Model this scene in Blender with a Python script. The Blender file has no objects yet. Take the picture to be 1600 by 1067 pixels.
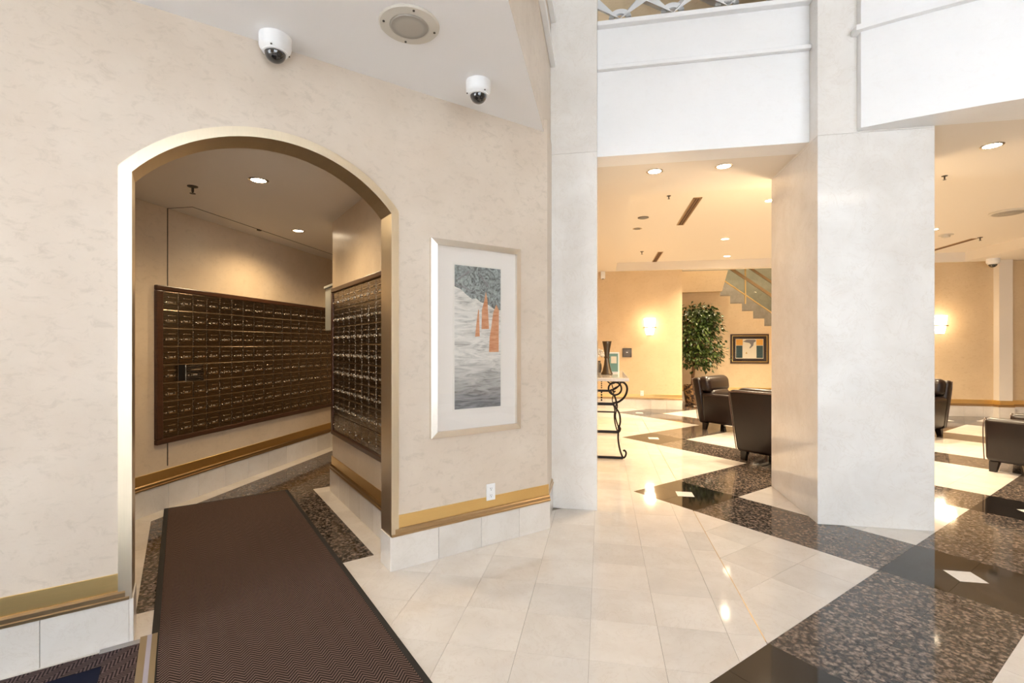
import bpy, bmesh, math, random
from mathutils import Vector, Matrix
random.seed(7)
PI = math.pi
S2 = math.sqrt(.5)
scene = bpy.context.scene
COL = scene.collection

# ------------------------------------------------------------------ camera
cam_d = bpy.data.cameras.new('camera')
cam_d.sensor_width = 36.0
cam_d.lens = 36.0 * 755.0 / 1600.0
cam_d.shift_y = 6.5 / 1600.0
cam_d.clip_start = .05
cam = bpy.data.objects.new('camera', cam_d)
COL.objects.link(cam)
cam.location = (0, 0, 1.4)
cam.rotation_euler = (PI / 2, 0, math.radians(10.5))
scene.camera = cam

# ------------------------------------------------------------------ world, daylight, exposure
world = bpy.data.worlds.new('world')
scene.world = world
world.use_nodes = True
bg = world.node_tree.nodes['Background']
bg.inputs[0].default_value = (.80, .90, 1.0, 1)
bg.inputs[1].default_value = 1.2
vs = scene.view_settings
vs.view_transform = 'Standard'
vs.look = 'None'
vs.exposure = 0.4
vs.gamma = 1.0
vs.use_curve_mapping = False

DAY = (.86, .915, 1.0)
WARM = (1.0, .80, .54)


def area_light(name, loc, rot, sx, sy, power, color):
    d = bpy.data.lights.new(name, 'AREA')
    d.shape = 'RECTANGLE'
    d.size, d.size_y, d.energy, d.color = sx, sy, power, color
    o = bpy.data.objects.new(name, d)
    COL.objects.link(o)
    o.location, o.rotation_euler = loc, rot
    return o


# daylight entering by the tall glazed street front (window_1) behind the viewpoint; window_2 is an unseen bay added to brighten the columns
area_light('daylight_street_front', (-5.0, -2.96, 2.4), (PI / 2, 0, PI), 3.9, 4.2, 5000, DAY)
area_light('daylight_added_bay', (3.0, -2.96, 2.4), (PI / 2, 0, PI), 5.2, 4.2, 4900, DAY)


# ------------------------------------------------------------------ materials
def new_mat(name):
    m = bpy.data.materials.new(name)
    m.use_nodes = True
    nt = m.node_tree
    return m, nt, nt.nodes['Principled BSDF']


def setp(b, color=None, rough=None, metal=None, spec=None, coat=None, coat_r=None):
    if color is not None: b.inputs['Base Color'].default_value = (*color, 1)
    if rough is not None: b.inputs['Roughness'].default_value = rough
    if metal is not None: b.inputs['Metallic'].default_value = metal
    if spec is not None: b.inputs['Specular IOR Level'].default_value = spec
    if coat is not None: b.inputs['Coat Weight'].default_value = coat
    if coat_r is not None: b.inputs['Coat Roughness'].default_value = coat_r


def simple(name, color, rough=.5, metal=0, spec=.5, coat=0):
    m, nt, b = new_mat(name)
    setp(b, color, rough, metal, spec, coat, .05)
    return m


def nd(nt, t, **kw):
    n = nt.nodes.new(t)
    for k, v in kw.items():
        if k in n.inputs.keys() if hasattr(n.inputs, 'keys') else False:
            n.inputs[k].default_value = v
        else:
            setattr(n, k, v)
    return n


def coords(nt, scale=(1, 1, 1), rot=(0, 0, 0)):
    tc = nt.nodes.new('ShaderNodeTexCoord')
    mp = nt.nodes.new('ShaderNodeMapping')
    mp.inputs['Scale'].default_value = scale
    mp.inputs['Rotation'].default_value = rot
    nt.links.new(tc.outputs['Object'], mp.inputs['Vector'])
    return mp.outputs['Vector']


def noise(nt, vec, scale, detail=4, rough=.55, dist=0):
    n = nt.nodes.new('ShaderNodeTexNoise')
    n.inputs['Scale'].default_value = scale
    n.inputs['Detail'].default_value = detail
    n.inputs['Roughness'].default_value = rough
    n.inputs['Distortion'].default_value = dist
    nt.links.new(vec, n.inputs['Vector'])
    return n.outputs['Fac']


def ramp(nt, fac, stops):
    r = nt.nodes.new('ShaderNodeValToRGB')
    el = r.color_ramp.elements
    while len(el) < len(stops): el.new(.5)
    for e, (p, c) in zip(el, stops):
        e.position = p
        e.color = (*c, 1) if len(c) == 3 else c
    nt.links.new(fac, r.inputs['Fac'])
    return r.outputs['Color']


def mix(nt, fac, a, b, mode='MIX'):
    n = nt.nodes.new('ShaderNodeMix')
    n.data_type = 'RGBA'
    n.blend_type = mode
    if isinstance(fac, (int, float)): n.inputs[0].default_value = fac
    else: nt.links.new(fac, n.inputs[0])
    for i, v in ((6, a), (7, b)):
        if isinstance(v, tuple): n.inputs[i].default_value = (*v, 1)
        else: nt.links.new(v, n.inputs[i])
    return n.outputs[2]


def math_n(nt, op, a, b=None, c=None):
    n = nt.nodes.new('ShaderNodeMath')
    n.operation = op
    for i, v in enumerate((a, b, c)):
        if v is None: continue
        if isinstance(v, (int, float)): n.inputs[i].default_value = v
        else: nt.links.new(v, n.inputs[i])
    return n.outputs[0]


def bump(nt, b, h, strength=.2, dist=.01):
    n = nt.nodes.new('ShaderNodeBump')
    n.inputs['Strength'].default_value = strength
    n.inputs['Distance'].default_value = dist
    nt.links.new(h, n.inputs['Height'])
    nt.links.new(n.outputs['Normal'], b.inputs['Normal'])


def plaster(name, c1, c2, c3, rough=.42, spec=.35):
    """polished plaster: soft clouds, trowel flecks, a few darker smudges"""
    m, nt, b = new_mat(name)
    v = coords(nt)
    n1 = noise(nt, v, 2.2, 5, .6)
    base = ramp(nt, n1, [(.3, c1), (.7, c2)])
    vs_ = coords(nt, (9, 9, 15))
    n2 = noise(nt, vs_, 1.6, 8, .72, .6)
    fl = ramp(nt, n2, [(.52, (0, 0, 0)), (.66, (1, 1, 1))])
    n4 = noise(nt, v, 1.3, 3, .5)
    fl2 = math_n(nt, 'MULTIPLY', fl, math_n(nt, 'MULTIPLY', n4, .6))
    col = mix(nt, fl2, base, c3)
    nt.links.new(col, b.inputs['Base Color'])
    setp(b, None, rough, 0, spec)
    n3 = noise(nt, coords(nt, (7, 7, 9)), 3, 6, .65)
    bump(nt, b, n3, .10, .01)
    return m


def marble(name, c1, c2, c3, rough=.08, scale=1.0, spec=.5):
    m, nt, b = new_mat(name)
    v = coords(nt)
    gi = nt.nodes.new('ShaderNodeObjectInfo')
    off = nt.nodes.new('ShaderNodeVectorMath')
    off.operation = 'SCALE'
    off.inputs['Scale'].default_value = 40
    cmb = nt.nodes.new('ShaderNodeCombineXYZ')
    nt.links.new(gi.outputs['Random'], cmb.inputs[0])
    nt.links.new(gi.outputs['Random'], cmb.inputs[1])
    nt.links.new(cmb.outputs[0], off.inputs[0])
    add = nt.nodes.new('ShaderNodeVectorMath')
    nt.links.new(v, add.inputs[0])
    nt.links.new(off.outputs[0], add.inputs[1])
    v = add.outputs[0]
    n1 = noise(nt, v, 3.0 * scale, 6, .6, .4)
    base = ramp(nt, n1, [(.32, c1), (.68, c2)])
    n2 = noise(nt, v, 5.5 * scale, 9, .66, 1.6)
    vein = ramp(nt, n2, [(.485, (0, 0, 0)), (.5, (1, 1, 1)), (.515, (0, 0, 0))])
    n3 = noise(nt, v, 2.0 * scale, 2, .5)
    f = math_n(nt, 'MULTIPLY', vein, math_n(nt, 'MULTIPLY', n3, .55))
    col = mix(nt, f, base, c3)
    # every slab a shade of its own
    hv = nt.nodes.new('ShaderNodeHueSaturation')
    mr = nt.nodes.new('ShaderNodeMapRange')
    mr.inputs['To Min'].default_value = .93
    mr.inputs['To Max'].default_value = 1.05
    nt.links.new(gi.outputs['Random'], mr.inputs['Value'])
    nt.links.new(mr.outputs[0], hv.inputs['Value'])
    nt.links.new(col, hv.inputs['Color'])
    nt.links.new(hv.outputs[0], b.inputs['Base Color'])
    setp(b, None, rough, 0, spec)
    return m


def granite(name):
    m, nt, b = new_mat(name)
    v = coords(nt)
    vo = nt.nodes.new('ShaderNodeTexVoronoi')
    vo.inputs['Scale'].default_value = 40
    vo.inputs['Randomness'].default_value = 1
    nt.links.new(v, vo.inputs['Vector'])
    n = noise(nt, v, 38, 5, .6, 1.2)
    spots = ramp(nt, vo.outputs['Distance'], [(.22, (.36, .26, .20)), (.44, (.16, .12, .095)), (.60, (.03, .027, .026))])
    dk = ramp(nt, n, [(.44, (.014, .0135, .0135)), (.52, (.10, .085, .075)), (.64, (.32, .25, .20))])
    col = mix(nt, .55, spots, dk)
    nt.links.new(col, b.inputs['Base Color'])
    setp(b, None, .07, 0, .5)
    return m


def brass(name, c, rough, brushed=(1, 1, 60)):
    m, nt, b = new_mat(name)
    v = coords(nt, brushed)
    n = noise(nt, v, 6, 4, .6)
    col = ramp(nt, n, [(.3, tuple(x * .95 for x in c)), (.7, c)])
    nt.links.new(col, b.inputs['Base Color'])
    rr = ramp(nt, n, [(.3, (rough * .93,) * 3), (.7, (rough * 1.07,) * 3)])
    nt.links.new(rr, b.inputs['Roughness'])
    setp(b, None, None, 1)
    return m


def herringbone(name, dark, light, rot):
    m, nt, b = new_mat(name)
    v = coords(nt, (1, 1, 1), (0, 0, rot))
    sp = nt.nodes.new('ShaderNodeSeparateXYZ')
    nt.links.new(v, sp.inputs[0])
    a = math_n(nt, 'DIVIDE', sp.outputs[0], .075)
    tri = math_n(nt, 'MULTIPLY', math_n(nt, 'PINGPONG', a, .5), .075)
    s = math_n(nt, 'DIVIDE', math_n(nt, 'ADD', sp.outputs[1], math_n(nt, 'MULTIPLY', tri, 1.15)), .019)
    w = math_n(nt, 'PINGPONG', s, .5)
    fib = noise(nt, v, 700, 2, .6)
    wear = noise(nt, v, 3, 4, .6)
    h = math_n(nt, 'ADD', math_n(nt, 'MULTIPLY', w, 1.5), math_n(nt, 'MULTIPLY', fib, .5))
    col = ramp(nt, h, [(.50, dark), (.72, light)])
    col = mix(nt, math_n(nt, 'MULTIPLY', wear, .2), col, tuple(x * .55 for x in light))
    nt.links.new(col, b.inputs['Base Color'])
    setp(b, None, .95, 0, .1)
    bump(nt, b, h, .8, .004)
    return m


def glow(name, color, strength):
    m, nt, b = new_mat(name)
    setp(b, (1, 1, 1), .4)
    b.inputs['Emission Color'].default_value = (*color, 1)
    b.inputs['Emission Strength'].default_value = strength
    return m


def thin_glass(name, tint=(1, 1, 1), rough=.01, ior=1.45):
    m = bpy.data.materials.new(name)
    m.use_nodes = True
    nt = m.node_tree
    nt.nodes.remove(nt.nodes['Principled BSDF'])
    out = nt.nodes['Material Output']
    t = nt.nodes.new('ShaderNodeBsdfTransparent')
    t.inputs[0].default_value = (*tint, 1)
    g = nt.nodes.new('ShaderNodeBsdfGlossy')
    g.inputs['Roughness'].default_value = rough
    f = nt.nodes.new('ShaderNodeFresnel')
    geo = nt.nodes.new('ShaderNodeNewGeometry')
    mr = nt.nodes.new('ShaderNodeMapRange')          # same reflectance on both faces of a thin pane
    mr.inputs['To Min'].default_value = ior
    mr.inputs['To Max'].default_value = 1 / ior
    nt.links.new(geo.outputs['Backfacing'], mr.inputs['Value'])
    nt.links.new(mr.outputs[0], f.inputs[0])
    mx = nt.nodes.new('ShaderNodeMixShader')
    nt.links.new(f.outputs[0], mx.inputs[0])
    nt.links.new(t.outputs[0], mx.inputs[1])
    nt.links.new(g.outputs[0], mx.inputs[2])
    nt.links.new(mx.outputs[0], out.inputs[0])
    return m


def wood(name, c1, c2, rough=.3):
    m, nt, b = new_mat(name)
    n = noise(nt, coords(nt, (3, 3, 30)), 4, 5, .6, .5)
    nt.links.new(ramp(nt, n, [(.3, c1), (.7, c2)]), b.inputs['Base Color'])
    setp(b, None, rough)
    return m


def leather(name):
    m, nt, b = new_mat(name)
    n = noise(nt, coords(nt), 3, 4, .6)
    nt.links.new(ramp(nt, n, [(.3, (.008, .004, .0035)), (.75, (.018, .008, .006))]), b.inputs['Base Color'])
    setp(b, None, .30, 0, .38, .05, .2)
    bump(nt, b, noise(nt, coords(nt), 160, 3, .6), .08, .004)
    return m


M = {}
M['plaster'] = plaster('plaster_beige', (.61, .515, .42), (.68, .59, .495), (.40, .33, .255))
M['plaster_lounge'] = plaster('plaster_lounge', (.66, .50, .31), (.72, .56, .36), (.54, .38, .22), .5)
M['plaster_mail'] = plaster('plaster_mailroom', (.62, .49, .34), (.70, .565, .41), (.48, .37, .25), .30, .5)
M['white'] = simple('white_paint', (.87, .86, .86), .6)
M['white_fascia'] = plaster('white_fascia', (.88, .875, .87), (.91, .905, .90), (.84, .82, .80), .5)
M['cream_ceiling'] = simple('cream_ceiling_paint', (.80, .74, .66), .6)
M['marble_col'] = marble('marble_column', (.74, .70, .65), (.83, .80, .76), (.58, .50, .41), .10, .9)
M['marble_tile'] = marble('marble_floor_tile', (.71, .65, .585), (.79, .74, .68), (.55, .46, .37), .07, 1.3)
M['marble_base'] = marble('marble_base', (.68, .63, .57), (.75, .71, .66), (.55, .48, .41), .18, 1.3)
M['white_inset'] = marble('marble_white_inset', (.80, .78, .74), (.84, .82, .79), (.7, .66, .6), .08, 1)
M['granite'] = granite('granite_brown')
M['black_granite'] = simple('granite_black', (.012, .011, .011), .05)
M['grout'] = simple('grout', (.30, .25, .20), .8)
M['brass'] = brass('brass_bright', (.86, .61, .26), .32)
M['brass_dark'] = brass('brass_moulding', (.50, .35, .19), .32)
M['brass_arch'] = brass('brass_arch', (.78, .68, .52), .33, (30, 30, 1))
M['mail_metal'] = brass('mailbox_bronze', (.18, .138, .098), .27, (1, 1, 40))
M['mail_plate'] = brass('mailbox_plate', (.46, .37, .27), .25, (1, 1, 40))
M['mail_rail_glint'] = brass('mailbox_rail_glint', (.62, .50, .37), .38, (1, 1, 40))  # brighter than the doors: the glint of rails catching light, put into colour
M['lock'] = simple('lock_nickel', (.75, .70, .62), .2, 1)
M['wood'] = wood('mahogany_frame', (.045, .018, .009), (.075, .030, .014))
M['black'] = simple('black_plastic', (.008, .008, .009), .35)
M['dark_hole'] = simple('dark_interior', (.006, .005, .005), .8)
M['mat'] = herringbone('mat_brown_herringbone', (.012, .008, .007), (.18, .118, .095), 0)
M['mat2'] = herringbone('mat_entry_herringbone', (.016, .012, .013), (.13, .088, .082), PI / 4)
M['rubber'] = simple('mat_rubber_edge', (.012, .010, .009), .7)
M['navy'] = simple('mat_navy_pile', (.010, .012, .026), .95, 0, .1)
M['tape'] = simple('tape_grey', (.27, .25, .24), .35)
M['tape_lilac'] = simple('tape_lilac', (.36, .34, .40), .3)
M['tape_yellow'] = simple('tape_amber', (.23, .165, .09), .35)
M['plastic_white'] = simple('plastic_white', (.82, .82, .82), .35)
M['plastic_cream'] = simple('speaker_cream', (.62, .58, .51), .45)
M['dome'] = simple('smoked_dome', (.008, .008, .010), .04, 0, .6, 1)
M['steel'] = simple('chrome', (.65, .63, .60), .2, 1)
M['steel_dark'] = simple('dark_steel', (.10, .085, .07), .4, .8)
M['grey_metal'] = simple('grey_enamel', (.36, .37, .35), .4)
M['frame_silver'] = brass('frame_champagne', (.86, .80, .72), .22, (1, 1, 1))
M['mat_board'] = simple('mat_board', (.78, .73, .68), .8)
M['glass'] = thin_glass('picture_glass')
M['glass_green'] = thin_glass('balustrade_glass', (.86, .90, .86))
M['window_glass'] = thin_glass('window_glass', (.97, .99, .99))
M['leather'] = leather('leather_brown')
M['welt'] = simple('leather_welt', (.10, .055, .04), .35)
M['leg_wood'] = simple('chair_leg_wood', (.014, .008, .006), .3)
M['iron'] = simple('wrought_iron', (.016, .013, .012), .45, .6)
M['bronze'] = brass('vase_bronze', (.12, .095, .07), .38, (20, 20, 5))
M['bark'] = wood('ficus_bark', (.16, .085, .045), (.26, .15, .08), .8)
M['gold'] = simple('frame_gold', (.60, .38, .12), .3, 1)
M['frame_brown'] = simple('frame_brown', (.045, .02, .012), .3)
M['paper'] = simple('paper_cream', (.74, .68, .55), .8)
M['name_card'] = simple('name_card', (.28, .24, .19), .6)
M['lamp_warm'] = glow('lamp_warm', (1.0, .80, .55), 30)
M['lamp_day'] = glow('lamp_neutral', (1.0, .97, .95), 9)
M['sconce_glass'] = glow('sconce_glass', (1.0, .88, .70), 5)

m, nt, b = new_mat('leaf_green')
gi = nt.nodes.new('ShaderNodeNewGeometry')
nt.links.new(ramp(nt, gi.outputs['Random Per Island'], [(0, (.016, .035, .008)), (.6, (.04, .075, .016)), (1, (.10, .14, .035))]), b.inputs['Base Color'])
setp(b, None, .32)
M['leaf'] = m

m, nt, b = new_mat('woven_basket')
ck = nt.nodes.new('ShaderNodeTexNoise')
ck.inputs['Scale'].default_value = 16
nt.links.new(coords(nt), ck.inputs['Vector'])
nt.links.new(ramp(nt, ck.outputs[0], [(.45, (.03, .014, .008)), (.56, (.30, .17, .07))]), b.inputs['Base Color'])
setp(b, None, .6)
M['basket'] = m

m, nt, b = new_mat('speaker_grille')
vo = nt.nodes.new('ShaderNodeTexVoronoi')
vo.inputs['Scale'].default_value = 190
vo.inputs['Randomness'].default_value = 0
nt.links.new(coords(nt), vo.inputs['Vector'])
nt.links.new(ramp(nt, vo.outputs['Distance'], [(.25, (.12, .11, .10)), (.4, (.44, .41, .36))]), b.inputs['Base Color'])
setp(b, None, .5, .2)
M['grille'] = m

m, nt, b = new_mat('watercolour_grey')   # flat print: winter hillside in brushed greys
v = coords(nt, (4, 4, 22))
n1 = noise(nt, v, 1.6, 7, .6, 1.2)
sp = nt.nodes.new('ShaderNodeSeparateXYZ')
nt.links.new(coords(nt), sp.inputs[0])
low = nt.nodes.new('ShaderNodeMapRange')
low.inputs['From Min'].default_value = -.46
low.inputs['From Max'].default_value = -.14
nt.links.new(sp.outputs[2], low.inputs['Value'])
snow = ramp(nt, n1, [(.30, (.30, .29, .27)), (.45, (.60, .58, .54)), (.60, (.74, .71, .66))])
dusk = ramp(nt, n1, [(.3, (.045, .05, .06)), (.7, (.30, .30, .31))])
nt.links.new(mix(nt, low.outputs[0], dusk, snow), b.inputs['Base Color'])
setp(b, None, .7)
M['art_snow'] = m

m, nt, b = new_mat('watercolour_thicket')
v = coords(nt, (9, 9, 9))
n1 = noise(nt, v, 2.0, 8, .7, 2.5)
nt.links.new(ramp(nt, n1, [(.38, (.05, .055, .06)), (.5, (.22, .25, .25)), (.66, (.42, .47, .45))]), b.inputs['Base Color'])
setp(b, None, .7)
M['art_sky'] = m

m, nt, b = new_mat('watercolour_orange')
n1 = noise(nt, coords(nt, (6, 6, 30)), 2, 5, .6)
nt.links.new(ramp(nt, n1, [(.35, (.50, .19, .08)), (.65, (.66, .34, .19))]), b.inputs['Base Color'])
setp(b, None, .7)
M['art_orange'] = m
M['art_teal'] = simple('print_teal', (.03, .07, .08), .7)
M['art_amber'] = simple('print_amber', (.70, .36, .06), .7)
M['art_grey'] = simple('print_grey', (.20, .19, .20), .7)
M['art_dark_mat'] = simple('print_dark_mat', (.035, .022, .02), .8)
M['card_teal'] = simple('card_teal', (.16, .30, .27), .6)
M['petal'] = simple('petal_white', (.74, .70, .64), .7)
M['marble_grey'] = marble('marble_grey_stair', (.24, .215, .18), (.32, .29, .25), (.18, .16, .13), .25, 2)


# ------------------------------------------------------------------ mesh helpers
def me_obj(name, verts, faces, mat, parent=None, smooth=False):
    me = bpy.data.meshes.new(name)
    me.from_pydata([tuple(v) for v in verts], [], faces)
    me.validate()
    me.update()
    if smooth:
        for p in me.polygons: p.use_smooth = True
    if mat is not None: me.materials.append(mat)
    o = bpy.data.objects.new(name, me)
    COL.objects.link(o)
    if parent is not None: o.parent = parent
    return o


def from_bm(name, bm, mat, parent=None, smooth=False, angle=None):
    bmesh.ops.recalc_face_normals(bm, faces=bm.faces)
    me = bpy.data.meshes.new(name)
    bm.to_mesh(me)
    bm.free()
    if smooth:
        for p in me.polygons: p.use_smooth = True
        if angle:
            try: me.set_sharp_from_angle(angle=angle)
            except Exception: pass
    me.materials.append(mat)
    o = bpy.data.objects.new(name, me)
    COL.objects.link(o)
    if parent is not None: o.parent = parent
    return o


def bm_box(bm, x0, x1, y0, y1, z0, z1, bevel=0, seg=1):
    r = bmesh.ops.create_cube(bm, size=1)
    vs_ = r['verts']
    for v in vs_:
        v.co = Vector(((x0 + x1) / 2 + v.co.x * (x1 - x0), (y0 + y1) / 2 + v.co.y * (y1 - y0), (z0 + z1) / 2 + v.co.z * (z1 - z0)))
    if bevel > 0:
        es = list({e for v in vs_ for e in v.link_edges})
        bmesh.ops.bevel(bm, geom=es, offset=bevel, segments=seg, profile=.5, affect='EDGES')
    return vs_


def box(name, x0, x1, y0, y1, z0, z1, mat, parent=None, bevel=0, seg=1, smooth=False):
    bm = bmesh.new()
    bm_box(bm, x0, x1, y0, y1, z0, z1, bevel, seg)
    return from_bm(name, bm, mat, parent, smooth, .7 if smooth else None)


def bm_prism(bm, poly, a0, a1, f):
    """poly: 2D outline; f(p, q, a) -> 3D point; extruded from a0 to a1"""
    n = len(poly)
    A = [bm.verts.new(f(p, q, a0)) for p, q in poly]
    B = [bm.verts.new(f(p, q, a1)) for p, q in poly]
    bm.faces.new(A)
    bm.faces.new(B[::-1])
    for i in range(n):
        bm.faces.new((A[i], B[i], B[(i + 1) % n], A[(i + 1) % n]))


XY = lambda p, q, a: (p, q, a)
XZ = lambda p, q, a: (p, a, q)
YZ = lambda p, q, a: (a, p, q)
UVZ = lambda p, q, a: ((p - q) * S2, (p + q) * S2, a)       # plan in wall frame, extruded in z
UZV = lambda p, q, a: ((p - a) * S2, (p + a) * S2, q)       # elevation on the front wall, extruded in v


def prism(name, poly, a0, a1, f, mat, parent=None, bevel=0):
    bm = bmesh.new()
    bm_prism(bm, poly, a0, a1, f)
    if bevel:
        bmesh.ops.bevel(bm, geom=list(bm.edges), offset=bevel, segments=2, profile=.5, affect='EDGES')
    return from_bm(name, bm, mat, parent)


def bm_lathe(bm, prof, seg=24, c=(0, 0, 0)):
    rings = []
    for r, z in prof:
        if r < 1e-5:
            rings.append([bm.verts.new((c[0], c[1], c[2] + z))])
        else:
            rings.append([bm.verts.new((c[0] + r * math.cos(2 * PI * i / seg), c[1] + r * math.sin(2 * PI * i / seg), c[2] + z)) for i in range(seg)])
    for a, b_ in zip(rings, rings[1:]):
        for i in range(seg):
            j = (i + 1) % seg
            if len(a) == 1 and len(b_) == 1: continue
            if len(a) == 1: bm.faces.new((a[0], b_[i], b_[j]))
            elif len(b_) == 1: bm.faces.new((a[i], a[j], b_[0]))
            else: bm.faces.new((a[i], a[j], b_[j], b_[i]))


def lathe(name, prof, mat, parent=None, seg=24, c=(0, 0, 0)):
    bm = bmesh.new()
    bm_lathe(bm, prof, seg, c)
    return from_bm(name, bm, mat, parent, True, .6)


def bm_tube(bm, pts, rad, seg=8):
    pts = [Vector(p) for p in pts]
    rings = []
    prev = None
    for i, p in enumerate(pts):
        t = (pts[min(i + 1, len(pts) - 1)] - pts[max(i - 1, 0)]).normalized()
        if prev is None:
            n = t.cross(Vector((0, 0, 1)))
            if n.length < 1e-3: n = t.cross(Vector((1, 0, 0)))
        else:
            n = prev - t * prev.dot(t)
        n.normalize()
        prev = n
        b_ = t.cross(n)
        r = rad[i] if isinstance(rad, (list, tuple)) else rad
        rings.append([bm.verts.new(p + (n * math.cos(2 * PI * k / seg) + b_ * math.sin(2 * PI * k / seg)) * r) for k in range(seg)])
    for a, b_ in zip(rings, rings[1:]):
        for k in range(seg):
            bm.faces.new((a[k], a[(k + 1) % seg], b_[(k + 1) % seg], b_[k]))
    bm.faces.new(rings[0][::-1])
    bm.faces.new(rings[-1])


def tube(name, pts, rad, mat, parent=None, seg=8):
    bm = bmesh.new()
    bm_tube(bm, pts, rad, seg)
    return from_bm(name, bm, mat, parent, True, .9)


def smooth_path(pts, n=6):
    """Catmull-Rom through pts"""
    P_ = [Vector(p) for p in pts]
    out = []
    for i in range(len(P_) - 1):
        p0, p1, p2, p3 = P_[max(i - 1, 0)], P_[i], P_[i + 1], P_[min(i + 2, len(P_) - 1)]
        for k in range(n):
            t = k / n
            out.append(.5 * ((2 * p1) + (p2 - p0) * t + (2 * p0 - 5 * p1 + 4 * p2 - p3) * t * t + (3 * p1 - p0 - 3 * p2 + p3) * t ** 3))
    out.append(P_[-1])
    return out


def W(u, v, z=0):
    return ((u - v) * S2, (u + v) * S2, z)


def tag(o, label, cat, group=None, kind=None):
    if label: o['label'] = label
    if cat: o['category'] = cat
    if group: o['group'] = group
    if kind: o['kind'] = kind
    return o


def thing(name, label, cat, loc=(0, 0, 0), rotz=0, group=None):
    o = bpy.data.objects.new(name, None)
    o.empty_display_size = .1
    COL.objects.link(o)
    o.location = loc
    o.rotation_euler = (0, 0, rotz)
    return tag(o, label, cat, group)


def struct(o, label=None):
    o['kind'] = 'structure'
    if label: o['label'] = label
    return o


def struct_empty(name, loc=(0, 0, 0), rotz=0, label=None):
    o = bpy.data.objects.new(name, None)
    COL.objects.link(o)
    o.location = loc
    o.rotation_euler = (0, 0, rotz)
    return struct(o, label)


def copy_tree(o, parent=None):
    c = o.copy()
    COL.objects.link(c)
    if parent is not None: c.parent = parent
    for ch in [x for x in COL.objects if x.parent == o]:
        copy_tree(ch, c)
    return c


# ================================================================== STRUCTURE
T = .3283                    # floor tile module
VW, VB = 2.908, 3.065        # front wall: face and back (wall frame)
ZC = 3.035                   # low ceiling and soffits
UR = 2.327                   # right-hand end of the front wall
XR = -.433                   # return wall / canopy edge
YC = 4.165                   # front face of the marble columns

# ---- floor slab and its tiles
floor = struct(box('floor', -8, 10, -3.2, 15.2, -.12, -.005, M['grout']), 'polished cream marble floor with brown granite bands and black squares')


def clip(poly, a, b_, c):
    """keep a*x + b*y <= c"""
    out = []
    n = len(poly)
    for i in range(n):
        p, q = poly[i], poly[(i + 1) % n]
        dp, dq = a * p[0] + b_ * p[1] - c, a * q[0] + b_ * q[1] - c
        if dp <= 0: out.append(p)
        if dp * dq < 0:
            t = dp / (dp - dq)
            out.append((p[0] + (q[0] - p[0]) * t, p[1] + (q[1] - p[1]) * t))
    return out


def area(poly):
    return abs(sum(p[0] * q[1] - q[0] * p[1] for p, q in zip(poly, poly[1:] + poly[:1]))) / 2


def subtract(polys, hp):
    """polys minus the convex region given as half-planes (a, b, c)"""
    out = []
    for poly in polys:
        rest = poly
        for (a, b_, c) in hp:
            piece = clip(rest, -a, -b_, -c)
            if len(piece) > 2 and area(piece) > 1e-5: out.append(piece)
            rest = clip(rest, a, b_, c)
            if len(rest) < 3: break
    return out


def uvrect(u0, u1, v0, v1):
    return [W(u0, v0)[:2], W(u1, v0)[:2], W(u1, v1)[:2], W(u0, v1)[:2]]


def hp_u(u, s=1): return (s * S2, s * S2, s * u)
def hp_v(v, s=1): return (-s * S2, s * S2, s * v)


PER = 6.02 * T
U0, V0, BW = 3.594, .525, 2.025 * T
XS = .765                      # brass strip between the straight-laid and the diagonal field
squares = [(U0 + PER * i, V0 + PER * j) for i in range(-3, 7) for j in range(-4, 7)]
g = .0007


def visible(px, py):
    a = math.radians(10.5)
    d = -px * math.sin(a) + py * math.cos(a)
    r = px * math.cos(a) + py * math.sin(a)
    return d > .6 and abs(r / d) < 1.12, d


tiles = []                     # (kind, polys)


def add_tile(kind, polys):
    polys = [p for p in polys if len(p) > 2 and area(p) > 4e-4]
    if polys: tiles.append((kind, polys))


# straight-laid cream field (x < XS), outside the mail room
edge_sq = [(u, v) for (u, v) in squares if abs((u - v) * S2 + 0 - (U0 - V0 - PER) * S2) < .3 or (u - v) * S2 + BW * 0 < XS]
for i in range(-16, 4):
    for j in range(-9, 36):
        x0, y0 = -.055 + T * i, 2.178 + T * j
        p = [(x0 + g, y0 + g), (x0 + T - g, y0 + g), (x0 + T - g, y0 + T - g), (x0 + g, y0 + T - g)]
        p = clip(p, 1, 0, XS - .0025)
        if len(p) < 3: continue
        if y0 < YC - .01 and (y0 + T) < 5.0:
            p = clip(p, *hp_v(3.185))           # front wall: stop at the mail room threshold
        elif x0 < -.75: continue
        if len(p) < 3 or p and max(q[1] for q in p) < -3: continue
        polys = [p]
        cx, cy = x0 + T / 2, y0 + T / 2
        for (u, v) in squares:
            sx, sy = W(u + BW / 2, v + BW / 2)[:2]
            if abs(sx - .78) < .2 and abs(sx - cx) < .9 and abs(sy - cy) < .9:
                polys = subtract(polys, [hp_u(u + BW, 1), hp_u(u, -1), hp_v(v + BW, 1), hp_v(v, -1)])
        add_tile('cream', polys)

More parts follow.
